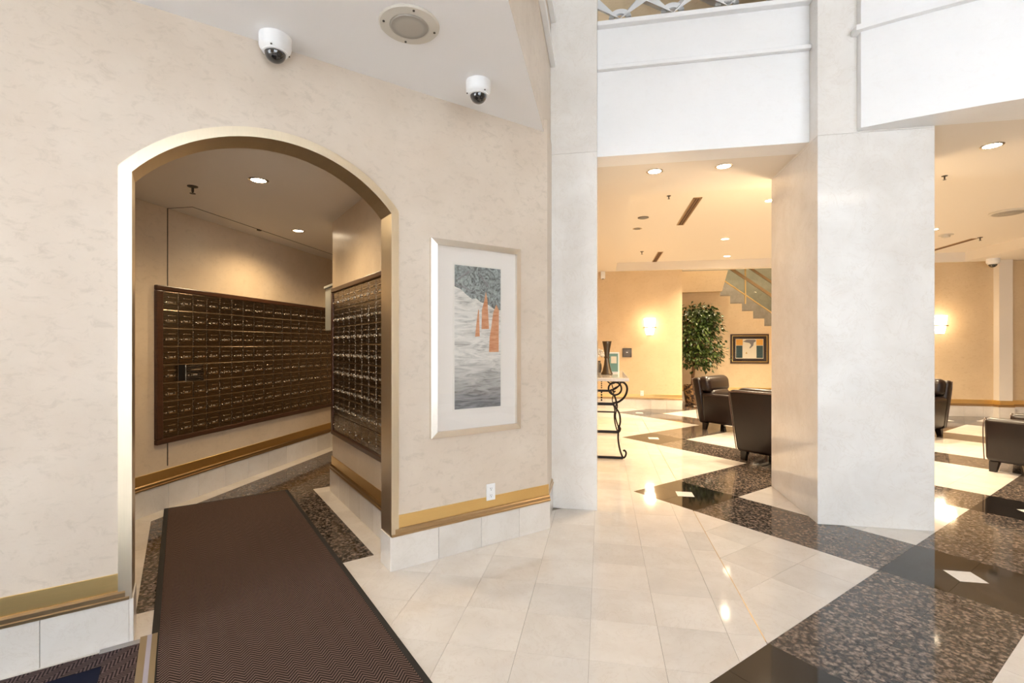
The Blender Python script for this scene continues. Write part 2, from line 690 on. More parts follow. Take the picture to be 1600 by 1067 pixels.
# diagonal field (x > XS)
for (u, v) in squares:
    cx, cy = W(u, v)[:2]
    if not (-.8 < cx < 12 and -4 < cy < 17): continue
    def put(kind, u0, u1, v0, v1, clipx=True):
        p = uvrect(u0 + g, u1 - g, v0 + g, v1 - g)
        if clipx: p = clip(p, -1, 0, -(XS + .0025))
        p = clip(clip(p, 1, 0, 9.4), 0, 1, 15)
        if len(p) > 2: add_tile(kind, [p])
    on_edge = abs(W(u + BW / 2, v + BW / 2)[0] - .78) < .2
    bx = W(u + BW / 2, v + BW / 2)[0]
    if bx > .5:
        h = BW / 2
        ins = .105                               # half diagonal of the white inset
        uc, vc = u + h, v + h
        inset = [(uc + ins, vc), (uc, vc + ins), (uc - ins, vc), (uc, vc - ins)]
        ip = [W(*q)[:2] for q in inset]
        add_tile('inset', [ip])
        for du in (0, 1):
            for dv in (0, 1):
                p = uvrect(u + du * h + g, u + (du + 1) * h - g, v + dv * h + g, v + (dv + 1) * h - g)
                su, sv = (1 if du else -1), (1 if dv else -1)
                # cut the corner taken by the inset: keep su*(U-uc)+sv*(V-vc) >= ins
                a = (su - sv) * S2, (su + sv) * S2
                p = clip(p, -a[0], -a[1], -(su * uc + sv * vc + ins + g * 2))
                add_tile('black', [p])
    w = PER - BW
    h = BW / 2
    for k in range(4):                           # granite bands, two tiles wide
        for e in (0, 1):
            put('granite', u + e * h, u + (e + 1) * h, v + BW + k * w / 4, v + BW + (k + 1) * w / 4)
            put('granite', u + BW + k * w / 4, u + BW + (k + 1) * w / 4, v + e * h, v + (e + 1) * h)
    for k in range(4):
        for l in range(4):
            put('cream', u + BW + k * w / 4, u + BW + (k + 1) * w / 4, v + BW + l * w / 4, v + BW + (l + 1) * w / 4)

# mail room: granite field with a cream border
gu0, gu1, gv0 = -.19, 1.07, 3.19
w1 = -3.53                                         # granite stops short of the mail wall
for i in range(0, 9):
    for j in range(0, 12):
        p = uvrect(gu0 + i * .315 + g, gu0 + (i + 1) * .315 - g, gv0 + j * .34 + g, gv0 + (j + 1) * .34 - g)
        p = clip(p, -1, 0, -w1)
        p = clip(p, 0, 1, 8)
        if len(p) < 3: continue
        if i >= 4: p = clip(p, *hp_v(4.99, -1))
        if len(p) > 2: add_tile('granite', [p])
for k in range(0, 16):                             # border along the mail wall
    y0 = 2.6 + k * T
    p = [(-3.69, y0 + g), (w1 - g, y0 + g), (w1 - g, y0 + T - g), (-3.69, y0 + T - g)]
    p = clip(p, *hp_u(gu0 - g, -1)) if False else p
    add_tile('cream', [p])
for k in range(0, 7):                              # left-hand border
    p = uvrect(gu0 - .42 + g, gu0 - g, 3.187 + k * T + g, 3.187 + (k + 1) * T - g)
    p = clip(p, -1, 0, -(w1 + g))
    if len(p) > 2: add_tile('cream', [p])
for k in range(0, 6):                              # right-hand border and its end
    p = uvrect(gu1 + g, gu1 + .16, gv0 + k * T + g, min(gv0 + (k + 1) * T, 4.99) - g)
    add_tile('cream', [p])
for k in range(0, 4):
    add_tile('cream', [uvrect(1.23 + k * T + g, 1.23 + (k + 1) * T - g, 4.80, 4.99 - g)])

MK = {'cream': M['marble_tile'], 'black': M['black_granite'], 'granite': M['granite'], 'inset': M['white_inset']}


def tile_mesh(bm, polys, z):
    for p in polys:
        # consistent winding
        s = sum(a[0] * b_[1] - b_[0] * a[1] for a, b_ in zip(p, p[1:] + p[:1]))
        if s < 0: p = p[::-1]
        n = len(p)
        A = [bm.verts.new((q[0], q[1], z)) for q in p]
        B = [bm.verts.new((q[0], q[1], -.006)) for q in p]
        bm.faces.new(A)
        for i in range(n):
            bm.faces.new((B[i], B[(i + 1) % n], A[(i + 1) % n], A[i]))


def hidden(cx, cy):
    """tiles that nothing in view could show: under walls, behind the columns"""
    u, v = (cx + cy) * S2, (cy - cx) * S2
    if v > 3.0 and u > 1.35 and cx < XR: return True
    return False


scored = []
for kind, polys in tiles:
    ar = sum(area(p) for p in polys)
    cx = sum(q[0] for q in polys[0]) / len(polys[0])
    cy = sum(q[1] for q in polys[0]) / len(polys[0])
    vis, d = visible(cx, cy)
    sc = ar * 1.4 / max(d, .3) ** 3 if vis and not hidden(cx, cy) else 0
    scored.append((sc, kind, polys))
scored.sort(key=lambda t: -t[0])
names = {'cream': 'marble_tile', 'black': 'black_granite_tile', 'granite': 'granite_tile', 'inset': 'white_inset_tile'}
rest = {}
count = {}
for sc, kind, polys in scored:
    count[kind] = count.get(kind, 0) + 1
    if sc > 0 and count[kind] <= 280:
        bm = bmesh.new()
        tile_mesh(bm, polys, random.uniform(-.0003, .0001))
        from_bm(names[kind], bm, MK[kind], floor)
    else:
        rest.setdefault(kind, []).append(polys)
for kind, pl_ in rest.items():
    bm = bmesh.new()
    for polys in pl_: tile_mesh(bm, polys, 0)
    o = from_bm(names[kind] + '_remainder', bm, MK[kind], floor)
    o['kind'] = 'stuff'
box('brass_divider_strip', XS - .0022, XS + .0022, 2.47, 4.30, -.006, .0006, M['brass_dark'], floor)
box('brass_divider_strip', XS - .0022, XS + .0022, 5.25, 7.1, -.006, .0006, M['brass_dark'], floor)

# ---- front wall with the arched opening (wall frame: u along, v into the wall)
UC, ZA, RO = .446, 1.696, .874                 # arch centre, outer radius of the surround
def arc(r, u_lo, u_hi, n=28):
    a0 = math.acos(max(-1, min(1, (u_lo - UC) / r)))
    a1 = math.acos(max(-1, min(1, (u_hi - UC) / r)))
    return [(UC + r * math.cos(a0 + (a1 - a0) * k / n), ZA + r * math.sin(a0 + (a1 - a0) * k / n)) for k in range(n + 1)]


ro = RO - .02
hole = arc(ro, UC - .666, UC + .666)
poly = [(-5.2, 0), (UC - .666, 0)] + hole + [(UC + .666, 0), (UR, 0), (UR, ZC + .1), (-5.2, ZC + .1)]
struct(prism('wall_front', poly, VW, VB, UZV, M['plaster']), 'beige polished plaster wall with the arched mailroom opening')
# return of the front wall towards the marble column, and the solid behind
p = [W(UR, VW)[:2], (XR, YC + .3), (XR - .12, YC + .3), W(UR - .0, VB + .06)[:2]]
struct(prism('wall_return', p, 0, ZC + .1, XY, M['plaster']), 'narrow plaster return beside the marble column')

# ---- arch surround
ar = thing('arch_surround', 'brushed brass surround framing the arched mailroom opening', 'arch trim')
ri = RO - .054
hw_o, hw_i, hw_m = .684, .632, .657


def arch_piece(bm, r0, r1, h0, h1, v0, v1, n=30):
    """band between two arcs (r0 > r1) of half-widths h0, h1"""
    A = arc(r0, UC - h0, UC + h0, n)
    B = arc(r1, UC - h1, UC + h1, n)
    va = [[bm.verts.new(UZV(p_[0], p_[1], v)) for p_ in L] for L, v in ((A, v0), (B, v0), (B, v1), (A, v1))]
    for k in range(n):
        for a, b_ in ((0, 1), (1, 2), (2, 3), (3, 0)):
            bm.faces.new((va[a][k], va[a][k + 1], va[b_][k + 1], va[b_][k]))
    bm.faces.new([va[i][0] for i in range(4)])
    bm.faces.new([va[i][-1] for i in range(4)][::-1])


def zspring(r, h): return ZA + math.sqrt(r * r - h * h)


rm = RO - .028
bm = bmesh.new()
arch_piece(bm, RO, rm, hw_o, hw_m, VW - .014, VW - .0005)
arch_piece(bm, rm, ri, hw_m, hw_i, VW - .024, VB + .005)
from_bm('arch_head', bm, M['brass_arch'], ar)
for s in (-1, 1):
    bm = bmesh.new()
    for (h0, h1, r0, r1, v0, v1) in ((hw_o, hw_m, RO, rm, VW - .014, VW - .0005), (hw_m, hw_i, rm, ri, VW - .024, VB + .005)):
        q = [(UC + s * h0, .212), (UC + s * h1, .212), (UC + s * h1, zspring(r1, h1)), (UC + s * h0, zspring(r0, h0))]
        bm_prism(bm, q, v0, v1, UZV)
    from_bm('jamb', bm, M['brass_arch'], ar)


# ---- baseboards: marble blocks, moulding and strip of brass, in a frame at p0 along the wall
def baseboard(name, p0, rotz, length, joints, label, zt=.212, strip=True, zs=.335, mat=None, st=.022):
    e = struct_empty(name, (p0[0], p0[1], 0), rotz, label)
    xs = [0] + [j for j in joints if 0 < j < length] + [length]
    for a, b_ in zip(xs, xs[1:]):
        box('base_tile', a + .0009, b_ - .0009, -st, .0, 0, zt, mat or M['marble_base'], e, .0012)
    if strip:
        prof = [(-.028, zt), (-.028, zt + .012), (-.022, zt + .016), (-.022, zt + .034), (-.012, zt + .042), (0, zt + .042), (0, zt)]
        prism('brass_moulding', prof, 0, length, lambda p_, q, a: (a, p_, q), M['brass_dark'], e)
        box('brass_strip', 0, length, -.006, 0, zt + .042, zs, M['brass'], e, .0015)
    return e


uL = -5.0
jl = [(-.501 - .325 * k) - uL for k in range(14)][::-1]
baseboard('baseboard_front_left', W(uL, VW), PI / 4, (UC - hw_i) - uL - .01, jl, 'cream marble base with brass strip left of the arch')
ub = UC + hw_i
baseboard('baseboard_front_right', W(ub + .0, VW), PI / 4, UR - ub + .012, [1.401 - ub, 1.726 - ub, 2.05 - ub], 'cream marble base with brass strip under the tall picture')
# pier end at the right side of the opening: marble block facing the opening
e = struct_empty('baseboard_pier', W(ub, VB), -PI / 4, 'marble block under the brass arch jamb')
box('base_tile', 0, VB - VW + .02, -.006, .02, 0, .212, M['marble_base'], e, .0012)
e = struct_empty('baseboard_pier_left', W(UC - hw_i, VW), 3 * PI / 4, 'marble end block under the left arch jamb')
box('base_tile', -.02, VB - VW, -.006, .02, 0, .212, M['marble_base'], e, .0012)
c = W(UR, VW)
baseboard('baseboard_return', (XR + .0, c[1]), PI / 2, YC - c[1], [], 'short marble base on the wall return')

# ---- mail room shell
UM = 1.215
VE = 4.83
struct(box('wall_mailroom', -3.85, -3.70, 1.2, 8.1, 0, 2.7, M['plaster_mail']), 'tan plaster wall carrying the long mailbox bank')
p = [(UM, VB), (UM + .15, VB), (UM + .15, VE - .15), (2.5, VE - .15), (2.5, VE), (UM, VE)]
struct(prism('wall_mailbox_pier', p, 0, 2.62, UVZ, M['plaster_mail']), 'plaster pier with the short mailbox bank')
struct(box('wall_mailroom_end', -3.85, -.55, 8, 8.12, 0, 2.7, M['plaster_mail']))
struct(box('wall_mailroom_far_side', -.67, -.55, 5.2, 8, 0, 2.7, M['plaster_mail']))
p = [W(-1.2, VB)[:2], W(2.28, VB)[:2], (-.56, 4.6), (-.56, 5.2), (-.5, 8.1), (-3.9, 8.1), (-3.9, 1.4)]
struct(prism('ceiling_mailroom', p, 2.59, 2.75, XY, M['cream_ceiling']), 'low mailroom ceiling')
# thin ceiling seam and vertical metal joint
tr = struct_empty('trim_1', label='thin metal joint running up the mail wall and along the ceiling')
box('joint_strip', -3.702, -3.697, 3.570, 3.578, .36, 2.59, M['steel_dark'], tr)
box('ceiling_seam', -3.70, -3.45, 3.570, 3.575, 2.587, 2.591, M['steel_dark'], tr)
box('ceiling_seam', -3.452, -3.446, 3.570, 7.6, 2.587, 2.591, M['steel_dark'], tr)
box('seam_clip', -3.468, -3.438, 4.38, 4.42, 2.578, 2.59, M['steel_dark'], tr, .003)
baseboard('baseboard_mailroom', (-3.70, 2.0), PI / 2, 6.0, [1.564 + .318 * (k - 4) for k in range(18)], 'cream marble base with bronze rail below the long mailbox bank')
baseboard('baseboard_pier_mail', W(UM, VE + .02), -PI / 4, VE + .02 - VB, [.32, .64, .96, 1.28, 1.6], 'marble base with bronze rail below the short mailbox bank', st=.02)

# ---- low ceiling over the entrance and its edge fascia
VK = .55
p = [(XR - .0008, YC), (XR - .0008, VK / S2 + XR), W(-6, VK)[:2], W(-6, VW + .02)[:2]]
struct(prism('ceiling', p, ZC, ZC + .12, XY, M['white']), 'low white ceiling over the entrance')
fe = struct_empty('fascia_entrance', label='pale fascia with two ledges above the low ceiling')
y0 = VK / S2 + XR
box('fascia_panel', XR - .12, XR, y0, YC + .25, ZC + .0005, 4.55, M['plaster'], fe)
for z in (3.80, 4.18):
    box('ledge', XR, XR + .045, y0, YC - .003, z, z + .035, M['white_fascia'], fe, .004)

# ---- marble columns (two stacked slabs each)
for nm, x0, x1, lab in (('column_1', -.4335, -.037, 'slim polished marble column at the end of the picture wall'), ('column_2', 1.667, 2.472, 'broad white lit marble column in front of the lounge')):
    e = struct_empty(nm, label=lab)
    y1 = 5.215
    box('marble_slab', x0, x1, YC, y1, 0, 3.048, M['marble_col'], e, .0025)
    box('marble_slab', x0, x1, YC, y1, 3.0488, 7.9, M['marble_col'], e, .0025)

# ---- beam between the columns with two ledges; curved fascia on the right
YF = 4.315
ZS = 3.06
e = struct_empty('fascia_beam', label='white beam with two ledges spanning between the marble columns')
box('beam_panel', -.036, 1.666, YF, YF + .25, ZS - .002, 4.20, M['white_fascia'], e)
box('ledge', -.036, 1.666, YF - .045, YF, 3.80, 3.835, M['white_fascia'], e, .004)
box('ledge', -.036, 1.666, YF - .06, YF + .25, 4.175, 4.215, M['white_fascia'], e, .004)
cv = [(1.944, YC - .001), (1.944, 4.105), (2.15, 4.02), (2.39, 3.935), (2.60, 3.865), (2.80, 3.81), (3.1, 3.745), (3.5, 3.70), (4.0, 3.69), (6.0, 3.69)]
e = struct_empty('fascia_curved', label='white bowed fascia with one ledge on the broad column')
prism('bowed_panel', cv + [(6.0, YC - .001)], ZS - .001, 7.9, XY, M['white_fascia'], e)
off = [(1.90, YC - .001), (1.90, 4.075)] + [(x - .012, y - .045) for x, y in cv[2:]]
prism('ledge', off + [(6.0, YC - .001)], 3.79, 3.83, XY, M['white_fascia'], e)

# ---- lounge ceilings: soffit ring at ZS, raised tray
ZT = 3.24
struct(box('ceiling_soffit_front', -.55, 9.5, YF + .25, 5.48, ZS, ZS + .10, M['cream_ceiling']), 'lounge soffit with recessed lamps')
struct(box('ceiling_soffit_right', 2.473, 9.5, YC - .0005, YF + .25, ZS, ZS + .10, M['cream_ceiling']))
struct(box('ceiling_soffit_left', -.70, .31, 5.48, 11.0, ZS, ZT + .1, M['cream_ceiling']))
struct(box('ceiling_soffit_side', 7.05, 9.5, 5.48, 11.0, ZS, ZT + .1, M['cream_ceiling']))
struct(box('ceiling_soffit_far', -.70, 9.5, 11.0, 11.2, ZS, ZT + .1, M['cream_ceiling']))
struct(box('ceiling_tray', .31, 7.05, 5.30, 11.0, ZT, ZT + .1, M['cream_ceiling']), 'raised tray ceiling of the lounge')

# ---- lounge walls
YL = 11.05
struct(box('wall_lounge_far_left', -.70, 1.73, YL, YL + .2, 0, ZS + .05, M['plaster_lounge']), 'warm plaster wall with one glowing sconce')
struct(box('wall_lounge_return', 1.61, 1.73, YL + .2, 13.4, 0, 5.6, M['plaster_lounge']))
struct(box('wall_lounge_far_right', 5.4, 9.5, YL, YL + .2, 0, ZS + .05, M['plaster_lounge']), 'warm plaster wall behind the lounge chairs on the right')
struct(box('column_pilaster', 7.565, 7.79, YL - .14, YL, 0, ZS, M['cream_ceiling']), 'cream pilaster on the far lounge wall')
struct(box('wall_lounge_left', -.70, -.58, 5.2, YL + .2, 0, ZS + .05, M['plaster_lounge']))
struct(box('wall_lounge_right', 9.4, 9.6, -3.2, 15, 0, 8, M['plaster_lounge']))
baseboard('baseboard_lounge_left', (-.58, YL), 0, 1.73 + .58, [.33 * k for k in range(1, 8)], 'stone base with brass strip below the lounge sconce', zs=.325)
baseboard('baseboard_lounge_right', (5.4, YL), 0, 7.565 - 5.4, [.33 * k for k in range(1, 8)], 'stone base with brass strip behind the right lounge chairs', zs=.335)
baseboard('baseboard_lounge_pilaster', (7.55, YL - .14), 0, .255, [], 'stone base around the pilaster', zs=.335)
baseboard('baseboard_pilaster_side', (7.565, YL), -PI / 2, .165, [], 'stone base on the side of the pilaster', zs=.335)
baseboard('baseboard_lounge_corner', (7.79, YL), 0, 1.6, [.33 * k for k in range(1, 6)], 'stone base beyond the pilaster', zs=.335)

# stair alcove: wall with stepped top, landing bulkhead, stair and balustrade
YA = 13.2
st = [(4.86, 1.51), (4.59, 1.51), (4.59, 1.70), (4.32, 1.70), (4.32, 1.895), (4.054, 1.895), (4.054, 2.087), (3.79, 2.087), (3.79, 2.281), (3.524, 2.281), (3.524, 2.474), (3.242, 2.474), (3.242, 2.672), (3.0, 2.672), (3.0, 2.868), (2.7, 2.868)]
st = [(x, z + .19) for x, z in st]
st = [(x, z - .19) for x, z in st]
struct(prism('wall_stair', [(1.73, 0), (5.5, 0), (5.5, 1.51)] + st + [(2.7, 3.3), (1.73, 3.3)], YA, YA + .12, XZ, M['plaster_lounge']), 'stair wall with a stepped top edge behind the ficus')
struct(prism('wall_landing', [(1.73, 2.755), (2.99, 2.775), (3.13, 3.30), (1.73, 3.30)], YA - .25, YA - .001, XZ, M['plaster_lounge']), 'landing bulkhead at the head of the stair')
struct(box('wall_stairwell_back', 1.6, 5.6, 14.6, 14.8, 0, 6, M['marble_grey']), 'grey marble stairwell wall')
struct(box('wall_stairwell_side', 5.5, 5.62, YL + .2, 14.8, 0, 6, M['plaster_lounge']))
baseboard('baseboard_stair', (1.73, YA), 0, 3.77, [.33 * k for k in range(1, 12)], 'stone base below the small landscape picture', zs=.335)
struct(box('ceiling_stairwell', 1.6, 5.62, YL + .2, 14.8, 5.6, 5.7, M['cream_ceiling']))
sta = thing('staircase', 'grey marble stair climbing behind the stepped wall with glass balustrade', 'stairs', (0, 0, 0))
for k in range(8):
    x1 = 4.86 - .267 * k
    z1 = 1.51 + .1945 * k
    bm = bmesh.new()
    bm_box(bm, x1 - .30, x1, YA + .125, 14.59, z1 - .16, z1 + .035)
    from_bm('tread', bm, M['marble_grey'], sta)
bal = thing('stair_balustrade', 'glass stair balustrade with brass rails and post', 'balustrade', (0, 0, 0))
dz = (2.263 - 3.083) / (4.199 - 3.094)
def rail(name, x0, z0, x1, z1, w_, mat):
    n = Vector((-(z1 - z0), 0, x1 - x0)).normalized() * w_ / 2
    q = [(x0 - n.x, z0 - n.z), (x1 - n.x, z1 - n.z), (x1 + n.x, z1 + n.z), (x0 + n.x, z0 + n.z)]
    return prism(name, q, YA + .02, YA + .07, XZ, mat, bal)
rail('bottom_rail', 3.05, 3.083 - dz * .044, 4.9, 3.083 + dz * (4.9 - 3.094), .028, M['brass'])
rail('handrail', 3.2, 3.291 - dz * .19, 4.9, 3.291 + dz * (4.9 - 3.39), .07, M['brass_dark'])
rail('top_rail', 3.2, 3.278 - dz * .67, 4.9, 3.278 + dz * (4.9 - 3.87), .055, M['brass_dark'])
for x in (3.617, 4.68):
    box('post', x - .015, x + .015, YA + .03, YA + .06, 2.0 + (3.617 - x) * .74 + .47, 3.9 + (3.617 - x) * .6, M['brass'], bal)
q = [(3.06, 3.083 + .03), (4.9, 3.083 + dz * 1.806), (4.9, 3.4), (3.06, 4.1)]
prism('glass_pane', q, YA + .04, YA + .05, XZ, M['glass_green'], bal)

# ---- outer shell around the viewpoint and the glazed street front
struct(box('wall_left', -8, -7.8, -3.2, 3, 0, 8, M['plaster']))
struct(box('wall_upper_back', -8, 9.5, 7.0, 7.2, ZT + .1, 8, M['plaster_lounge']), 'upper wall behind the hanging white ornaments')
struct(box('ceiling_upper', -8, 9.6, -3.2, 15, 8, 8.2, M['white']))
struct(prism('wall_above_entrance', [W(-6, VW + .05)[:2], W(UR, VW + .05)[:2], (XR - .13, YC + .1), (XR - .13, 7.0), (-8, 7.0)], ZC + .12, ZC + .2, XY, M['white']))
struct(box('wall_back_sill', -8, 9.5, -3.2, -3.0, 0, .25, M['marble_base']))
struct(box('wall_back_head', -8, 9.5, -3.2, -3.0, 4.5, 8, M['plaster']))
struct(box('wall_back_left', -8, -7.0, -3.2, -3.0, .25, 4.5, M['plaster']))
struct(box('wall_back_middle', -3.0, .35, -3.2, -3.0, .25, 4.5, M['plaster']))
struct(box('wall_back_right', 5.75, 9.5, -3.2, -3.0, .25, 4.5, M['plaster']))
struct(box('wall_far_end', -8, 9.6, 15, 15.2, 0, 8, M['plaster_lounge']))
for nm, x0, wl, lab in (('window_1', -7.0, 4.0, 'tall glazed street front'), ('window_2', .35, 5.4, 'unseen second glazed bay added to brighten the columns')):  # window_2 stands out of view, added for light on the columns
    wn = struct_empty(nm, label=lab)
    for k in range(5):
        x = x0 + k * wl / 4
        box('mullion', x - .04, x + .04, -3.12, -3.0, .25, 4.5, M['steel_dark'], wn)
    box('transom', x0, x0 + wl, -3.11, -3.01, 2.47, 2.53, M['steel_dark'], wn)
    for k in range(4):
        x = x0 + k * wl / 4
        box('pane', x + .04, x + wl / 4 - .04, -3.07, -3.06, .25, 4.5, M['window_glass'], wn)

# ================================================================== THINGS
# ---- mailbox banks
PX = .157
PZ = .1583
def door_meshes(pw, ph):
    w, h = pw - .0065, ph - .0065
    bm = bmesh.new()
    bm_box(bm, 0, w, -.014, 0, 0, h, .0045, 2)
    d = from_bm('door', bm, M['mail_metal'])
    bm = bmesh.new()
    bm_box(bm, .30 * w, .80 * w, -.021, -.013, .65 * h, .70 * h, .0015)
    s = from_bm('mail_slot_bar', bm, M['mail_plate'])
    bm = bmesh.new()                                 # U-shaped name holder
    x0, x1, z0, z1, t = .33 * w, .82 * w, .30 * h, .47 * h, .009
    bm_prism(bm, [(x0, z0), (x1, z0), (x1, z1), (x1 - t, z1), (x1 - t, z0 + t), (x0 + t, z0 + t), (x0 + t, z1), (x0, z1)], -.020, -.013, XZ)
    n = from_bm('name_holder', bm, M['mail_plate'])
    bm = bmesh.new()
    bm_box(bm, x0 + t + .002, x1 - t - .02, -.016, -.013, z0 + t, z1 - .006)
    c = from_bm('name_card', bm, M['name_card'])
    bm = bmesh.new()
    bm_lathe(bm, [(0, 0), (.0075, 0), (.0075, .009), (.005, .011), (0, .011)], 10)
    bmesh.ops.rotate(bm, verts=bm.verts, cent=(0, 0, 0), matrix=Matrix.Rotation(PI / 2, 3, 'X'))
    bmesh.ops.translate(bm, verts=bm.verts, vec=(.16 * w, -.013, .36 * h))
    k = from_bm('lock', bm, M['lock'], None, True)
    return d, (s, n, c, k)


def bank(name, label, loc, rotz, cols, rows, pw, ph, ajar=None, knob_row=False):
    t = thing(name, label, 'mailbox bank', loc, rotz, None)
    w, h = cols * pw, rows * ph
    f = .062
    bm = bmesh.new()
    for (x0, x1, z0, z1) in ((-f, w + f, h, h + f * .7), (-f, w + f, -f * .7, 0), (-f, 0, 0, h), (w, w + f, 0, h)):
        bm_box(bm, x0, x1, -.034, 0, z0, z1, .008, 2)
    from_bm('frame', bm, M['wood'], t)
    box('back_panel', 0, w, -.017, -.001, 0, h, M['mail_rail_glint'], t)
    d0, subs = door_meshes(pw, ph)
    first = True
    for r in range(rows):
        for c in range(cols):
            if first: d = d0; ch = subs; first = False
            else:
                d = d0.copy(); COL.objects.link(d)
                ch = []
                for s in subs:
                    s2 = s.copy(); COL.objects.link(s2); ch.append(s2)
            d.parent = t
            d.location = (c * pw + .00325, -.010, (rows - 1 - r) * ph + .00325)
            for s in ch: s.parent = d
            if ajar == (r, c):
                a = math.radians(-24)
                d.rotation_euler = (0, 0, a)
                d.location.x += (pw - .005) * (1 - math.cos(a))
                d.location.y += (pw - .005) * math.sin(a)
                box('compartment_shade', c * pw + .006, (c + 1) * pw - .006, -.0185, -.0165, (rows - 1 - r) * ph + .006, (rows - r) * ph - .006, M['black'], t)  # black sheet painted in for the shaded inside of the compartment
            if knob_row and r == rows - 1:
                for s in ch:
                    if s.name.startswith(('name_holder', 'name_card', 'mail_slot')):
                        bpy.data.objects.remove(s)
    return t


bank('mailbox_bank', 'long bank of bronze mailboxes in a dark wood frame on the mailroom side wall', (-3.70, 3.505, .604), PI / 2, 19, 8, PX, PZ, ajar=(4, 1))
p = W(UM, 4.70)
bank('mailbox_bank', 'short bank of bronze mailboxes on the pier just inside the arch', (p[0], p[1], .605), -PI / 4, 9, 8, .171, .1615, knob_row=True)

# grey box on the far side of the pier
p = W(UM + .014, VE + .003)
t = thing('drop_box', 'grey metal wall box with a ledge behind the mailbox pier', 'box', (p[0], p[1], 1.55), PI / 4)
box('body', 0, .30, .0, .34, 0, .43, M['grey_metal'], t, .006, 2)
box('lid', -.012, .31, .0, .355, .43, .455, M['grey_metal'], t, .004)

# ---- mats
z = .001
t = thing('floor_mat', 'long brown herringbone runner mat leading into the mailroom', 'mat', W(-.112, 1.0, z), PI / 4)
box('pile', .030, .944, 0, 4.06, 0, .009, M['mat'], t, .003)
bm = bmesh.new()
bm_box(bm, 0, .031, 0, 4.09, 0, .006, .002)
bm_box(bm, .943, .974, 0, 4.09, 0, .006, .002)
bm_box(bm, .031, .943, 4.059, 4.09, 0, .006, .002)
from_bm('rubber_border', bm, M['rubber'], t)
t = thing('floor_mat', 'dark entry mat with a navy centre below the left wall', 'mat', W(-1.9, 1.1, z), PI / 4)
L, D = 1.75, 1.757
bm = bmesh.new()
for (x0, x1, y0, y1) in ((0, L, D - .12, D), (L - .13, L, 0, D - .12)):
    bm_box(bm, x0, x1, y0, y1, 0, .009)
from_bm('herringbone_border', bm, M['mat2'], t)
box('navy_centre', .0, L - .131, 0, D - .121, 0, .008, M['navy'], t)
tp = tag(box('floor_tape', -.30, -.155, 2.845, 2.883, .0105, .0118, M['tape']), 'short grey tape strip across the corner of the entry mat', 'tape', 'tape on the mats')
tp.rotation_euler = (0, 0, PI / 4)
for (u0, u1, mt, lab) in ((-.155, -.128, 'tape_yellow', 'amber'), (-.128, -.110, 'tape_lilac', 'pale lilac'), (-.110, -.088, 'tape_yellow', 'outer amber')):
    tp = tag(box('floor_tape', u0, u1, 1.6, 2.90, .0105, .0118, M[mt]), lab + ' tape strip running along the joint of the two mats', 'tape', 'tape on the mats')
    tp.rotation_euler = (0, 0, PI / 4)

# ---- tall framed picture
def picture(name, label, loc, rotz, w, h, fw, depth, fmat, mw_l, mw_r, mb, mt, board, inner=None):
    t = thing(name, label, 'picture', loc, rotz)
    bm = bmesh.new()
    # mitred moulding, higher at the inner edge
    def side(a, b_, c, d):
        pts = [a, b_, c, d]
        F = [bm.verts.new((p_[0], -depth if i in (2, 3) else -depth * .75, p_[1])) for i, p_ in enumerate(pts)]
        B = [bm.verts.new((p_[0], 0, p_[1])) for p_ in pts]
        bm.faces.new(F); bm.faces.new(B[::-1])
        for i in range(4):
            j = (i + 1) % 4
            bm.faces.new((F[i], B[i], B[j], F[j]))
    o = [(0, 0), (w, 0), (w, h), (0, h)]
    i_ = [(fw, fw), (w - fw, fw), (w - fw, h - fw), (fw, h - fw)]
    for k in range(4):
        j = (k + 1) % 4
        side(o[k], o[j], i_[j], i_[k])
    from_bm('frame', bm, fmat, t)
    box('mat_board', fw, w - fw, -.012, -.004, fw, h - fw, board, t)
    box('glass', fw, w - fw, -depth * .68, -depth * .68 + .002, fw, h - fw, M['glass'], t)
    return t


pw, ph = .715, 1.311
p = W(1.344, VW)
pic = picture('framed_picture', 'tall winter hillside print with orange spires in a pale metal frame', (p[0], p[1], .793), PI / 4, pw, ph, .042, .036, M['frame_silver'], 0, 0, 0, 0, M['mat_board'])
ax0, ax1, az0, az1 = .177, .546, .177, 1.152
box('white_border', ax0 - .012, ax1 + .012, -.0135, -.012, az0 - .014, az1 + .014, M['petal'], pic)
aw, ah = ax1 - ax0, az1 - az0
def art(name, pts, mat, lvl, par, x0=ax0, z0=az0, w=aw, h=ah):
    q = [(a * w, b_ * h) for a, b_ in pts]
    o = prism(name, [(a - w / 2, b_ - h / 2) for a, b_ in q], -.0140 - .0006 * lvl, -.0134 - .0006 * lvl, XZ, mat, par)
    o.location = (x0 + w / 2, 0, z0 + h / 2)
    return o
art('print_hillside', [(0, 0), (1, 0), (1, .70), (.86, .705), (.72, .735), (.55, .752), (.46, .775), (.36, .772), (.24, .80), (.12, .835), (0, .85)], M['art_snow'], 0, pic)
art('print_thicket', [(0, .85), (.12, .835), (.24, .80), (.36, .772), (.46, .775), (.55, .752), (.72, .735), (.86, .705), (1, .70), (1, 1), (0, 1)], M['art_sky'], 0, pic)
art('print_spire', [(.43, .505), (.53, .507), (.52, .60), (.515, .69), (.50, .70), (.47, .63)], M['art_orange'], 1, pic)
art('print_spire', [(.57, .56), (.735, .562), (.715, .68), (.70, .77), (.665, .83), (.63, .76), (.58, .70)], M['art_orange'], 1, pic)
art('print_spire', [(.735, .395), (.955, .395), (.955, .50), (.96, .70), (.90, .74), (.83, .68), (.79, .58), (.75, .50)], M['art_orange'], 1, pic)
art('print_branch', [(.05, .90), (.30, .965), (.31, .958), (.06, .893)], M['art_grey'], 1, pic)
art('print_branch', [(.0, .87), (.45, .82), (.45, .815), (.0, .863)], M['art_grey'], 1, pic)
art('print_branch', [(.5, .95), (.72, .86), (.73, .866), (.51, .956)], M['art_grey'], 1, pic)


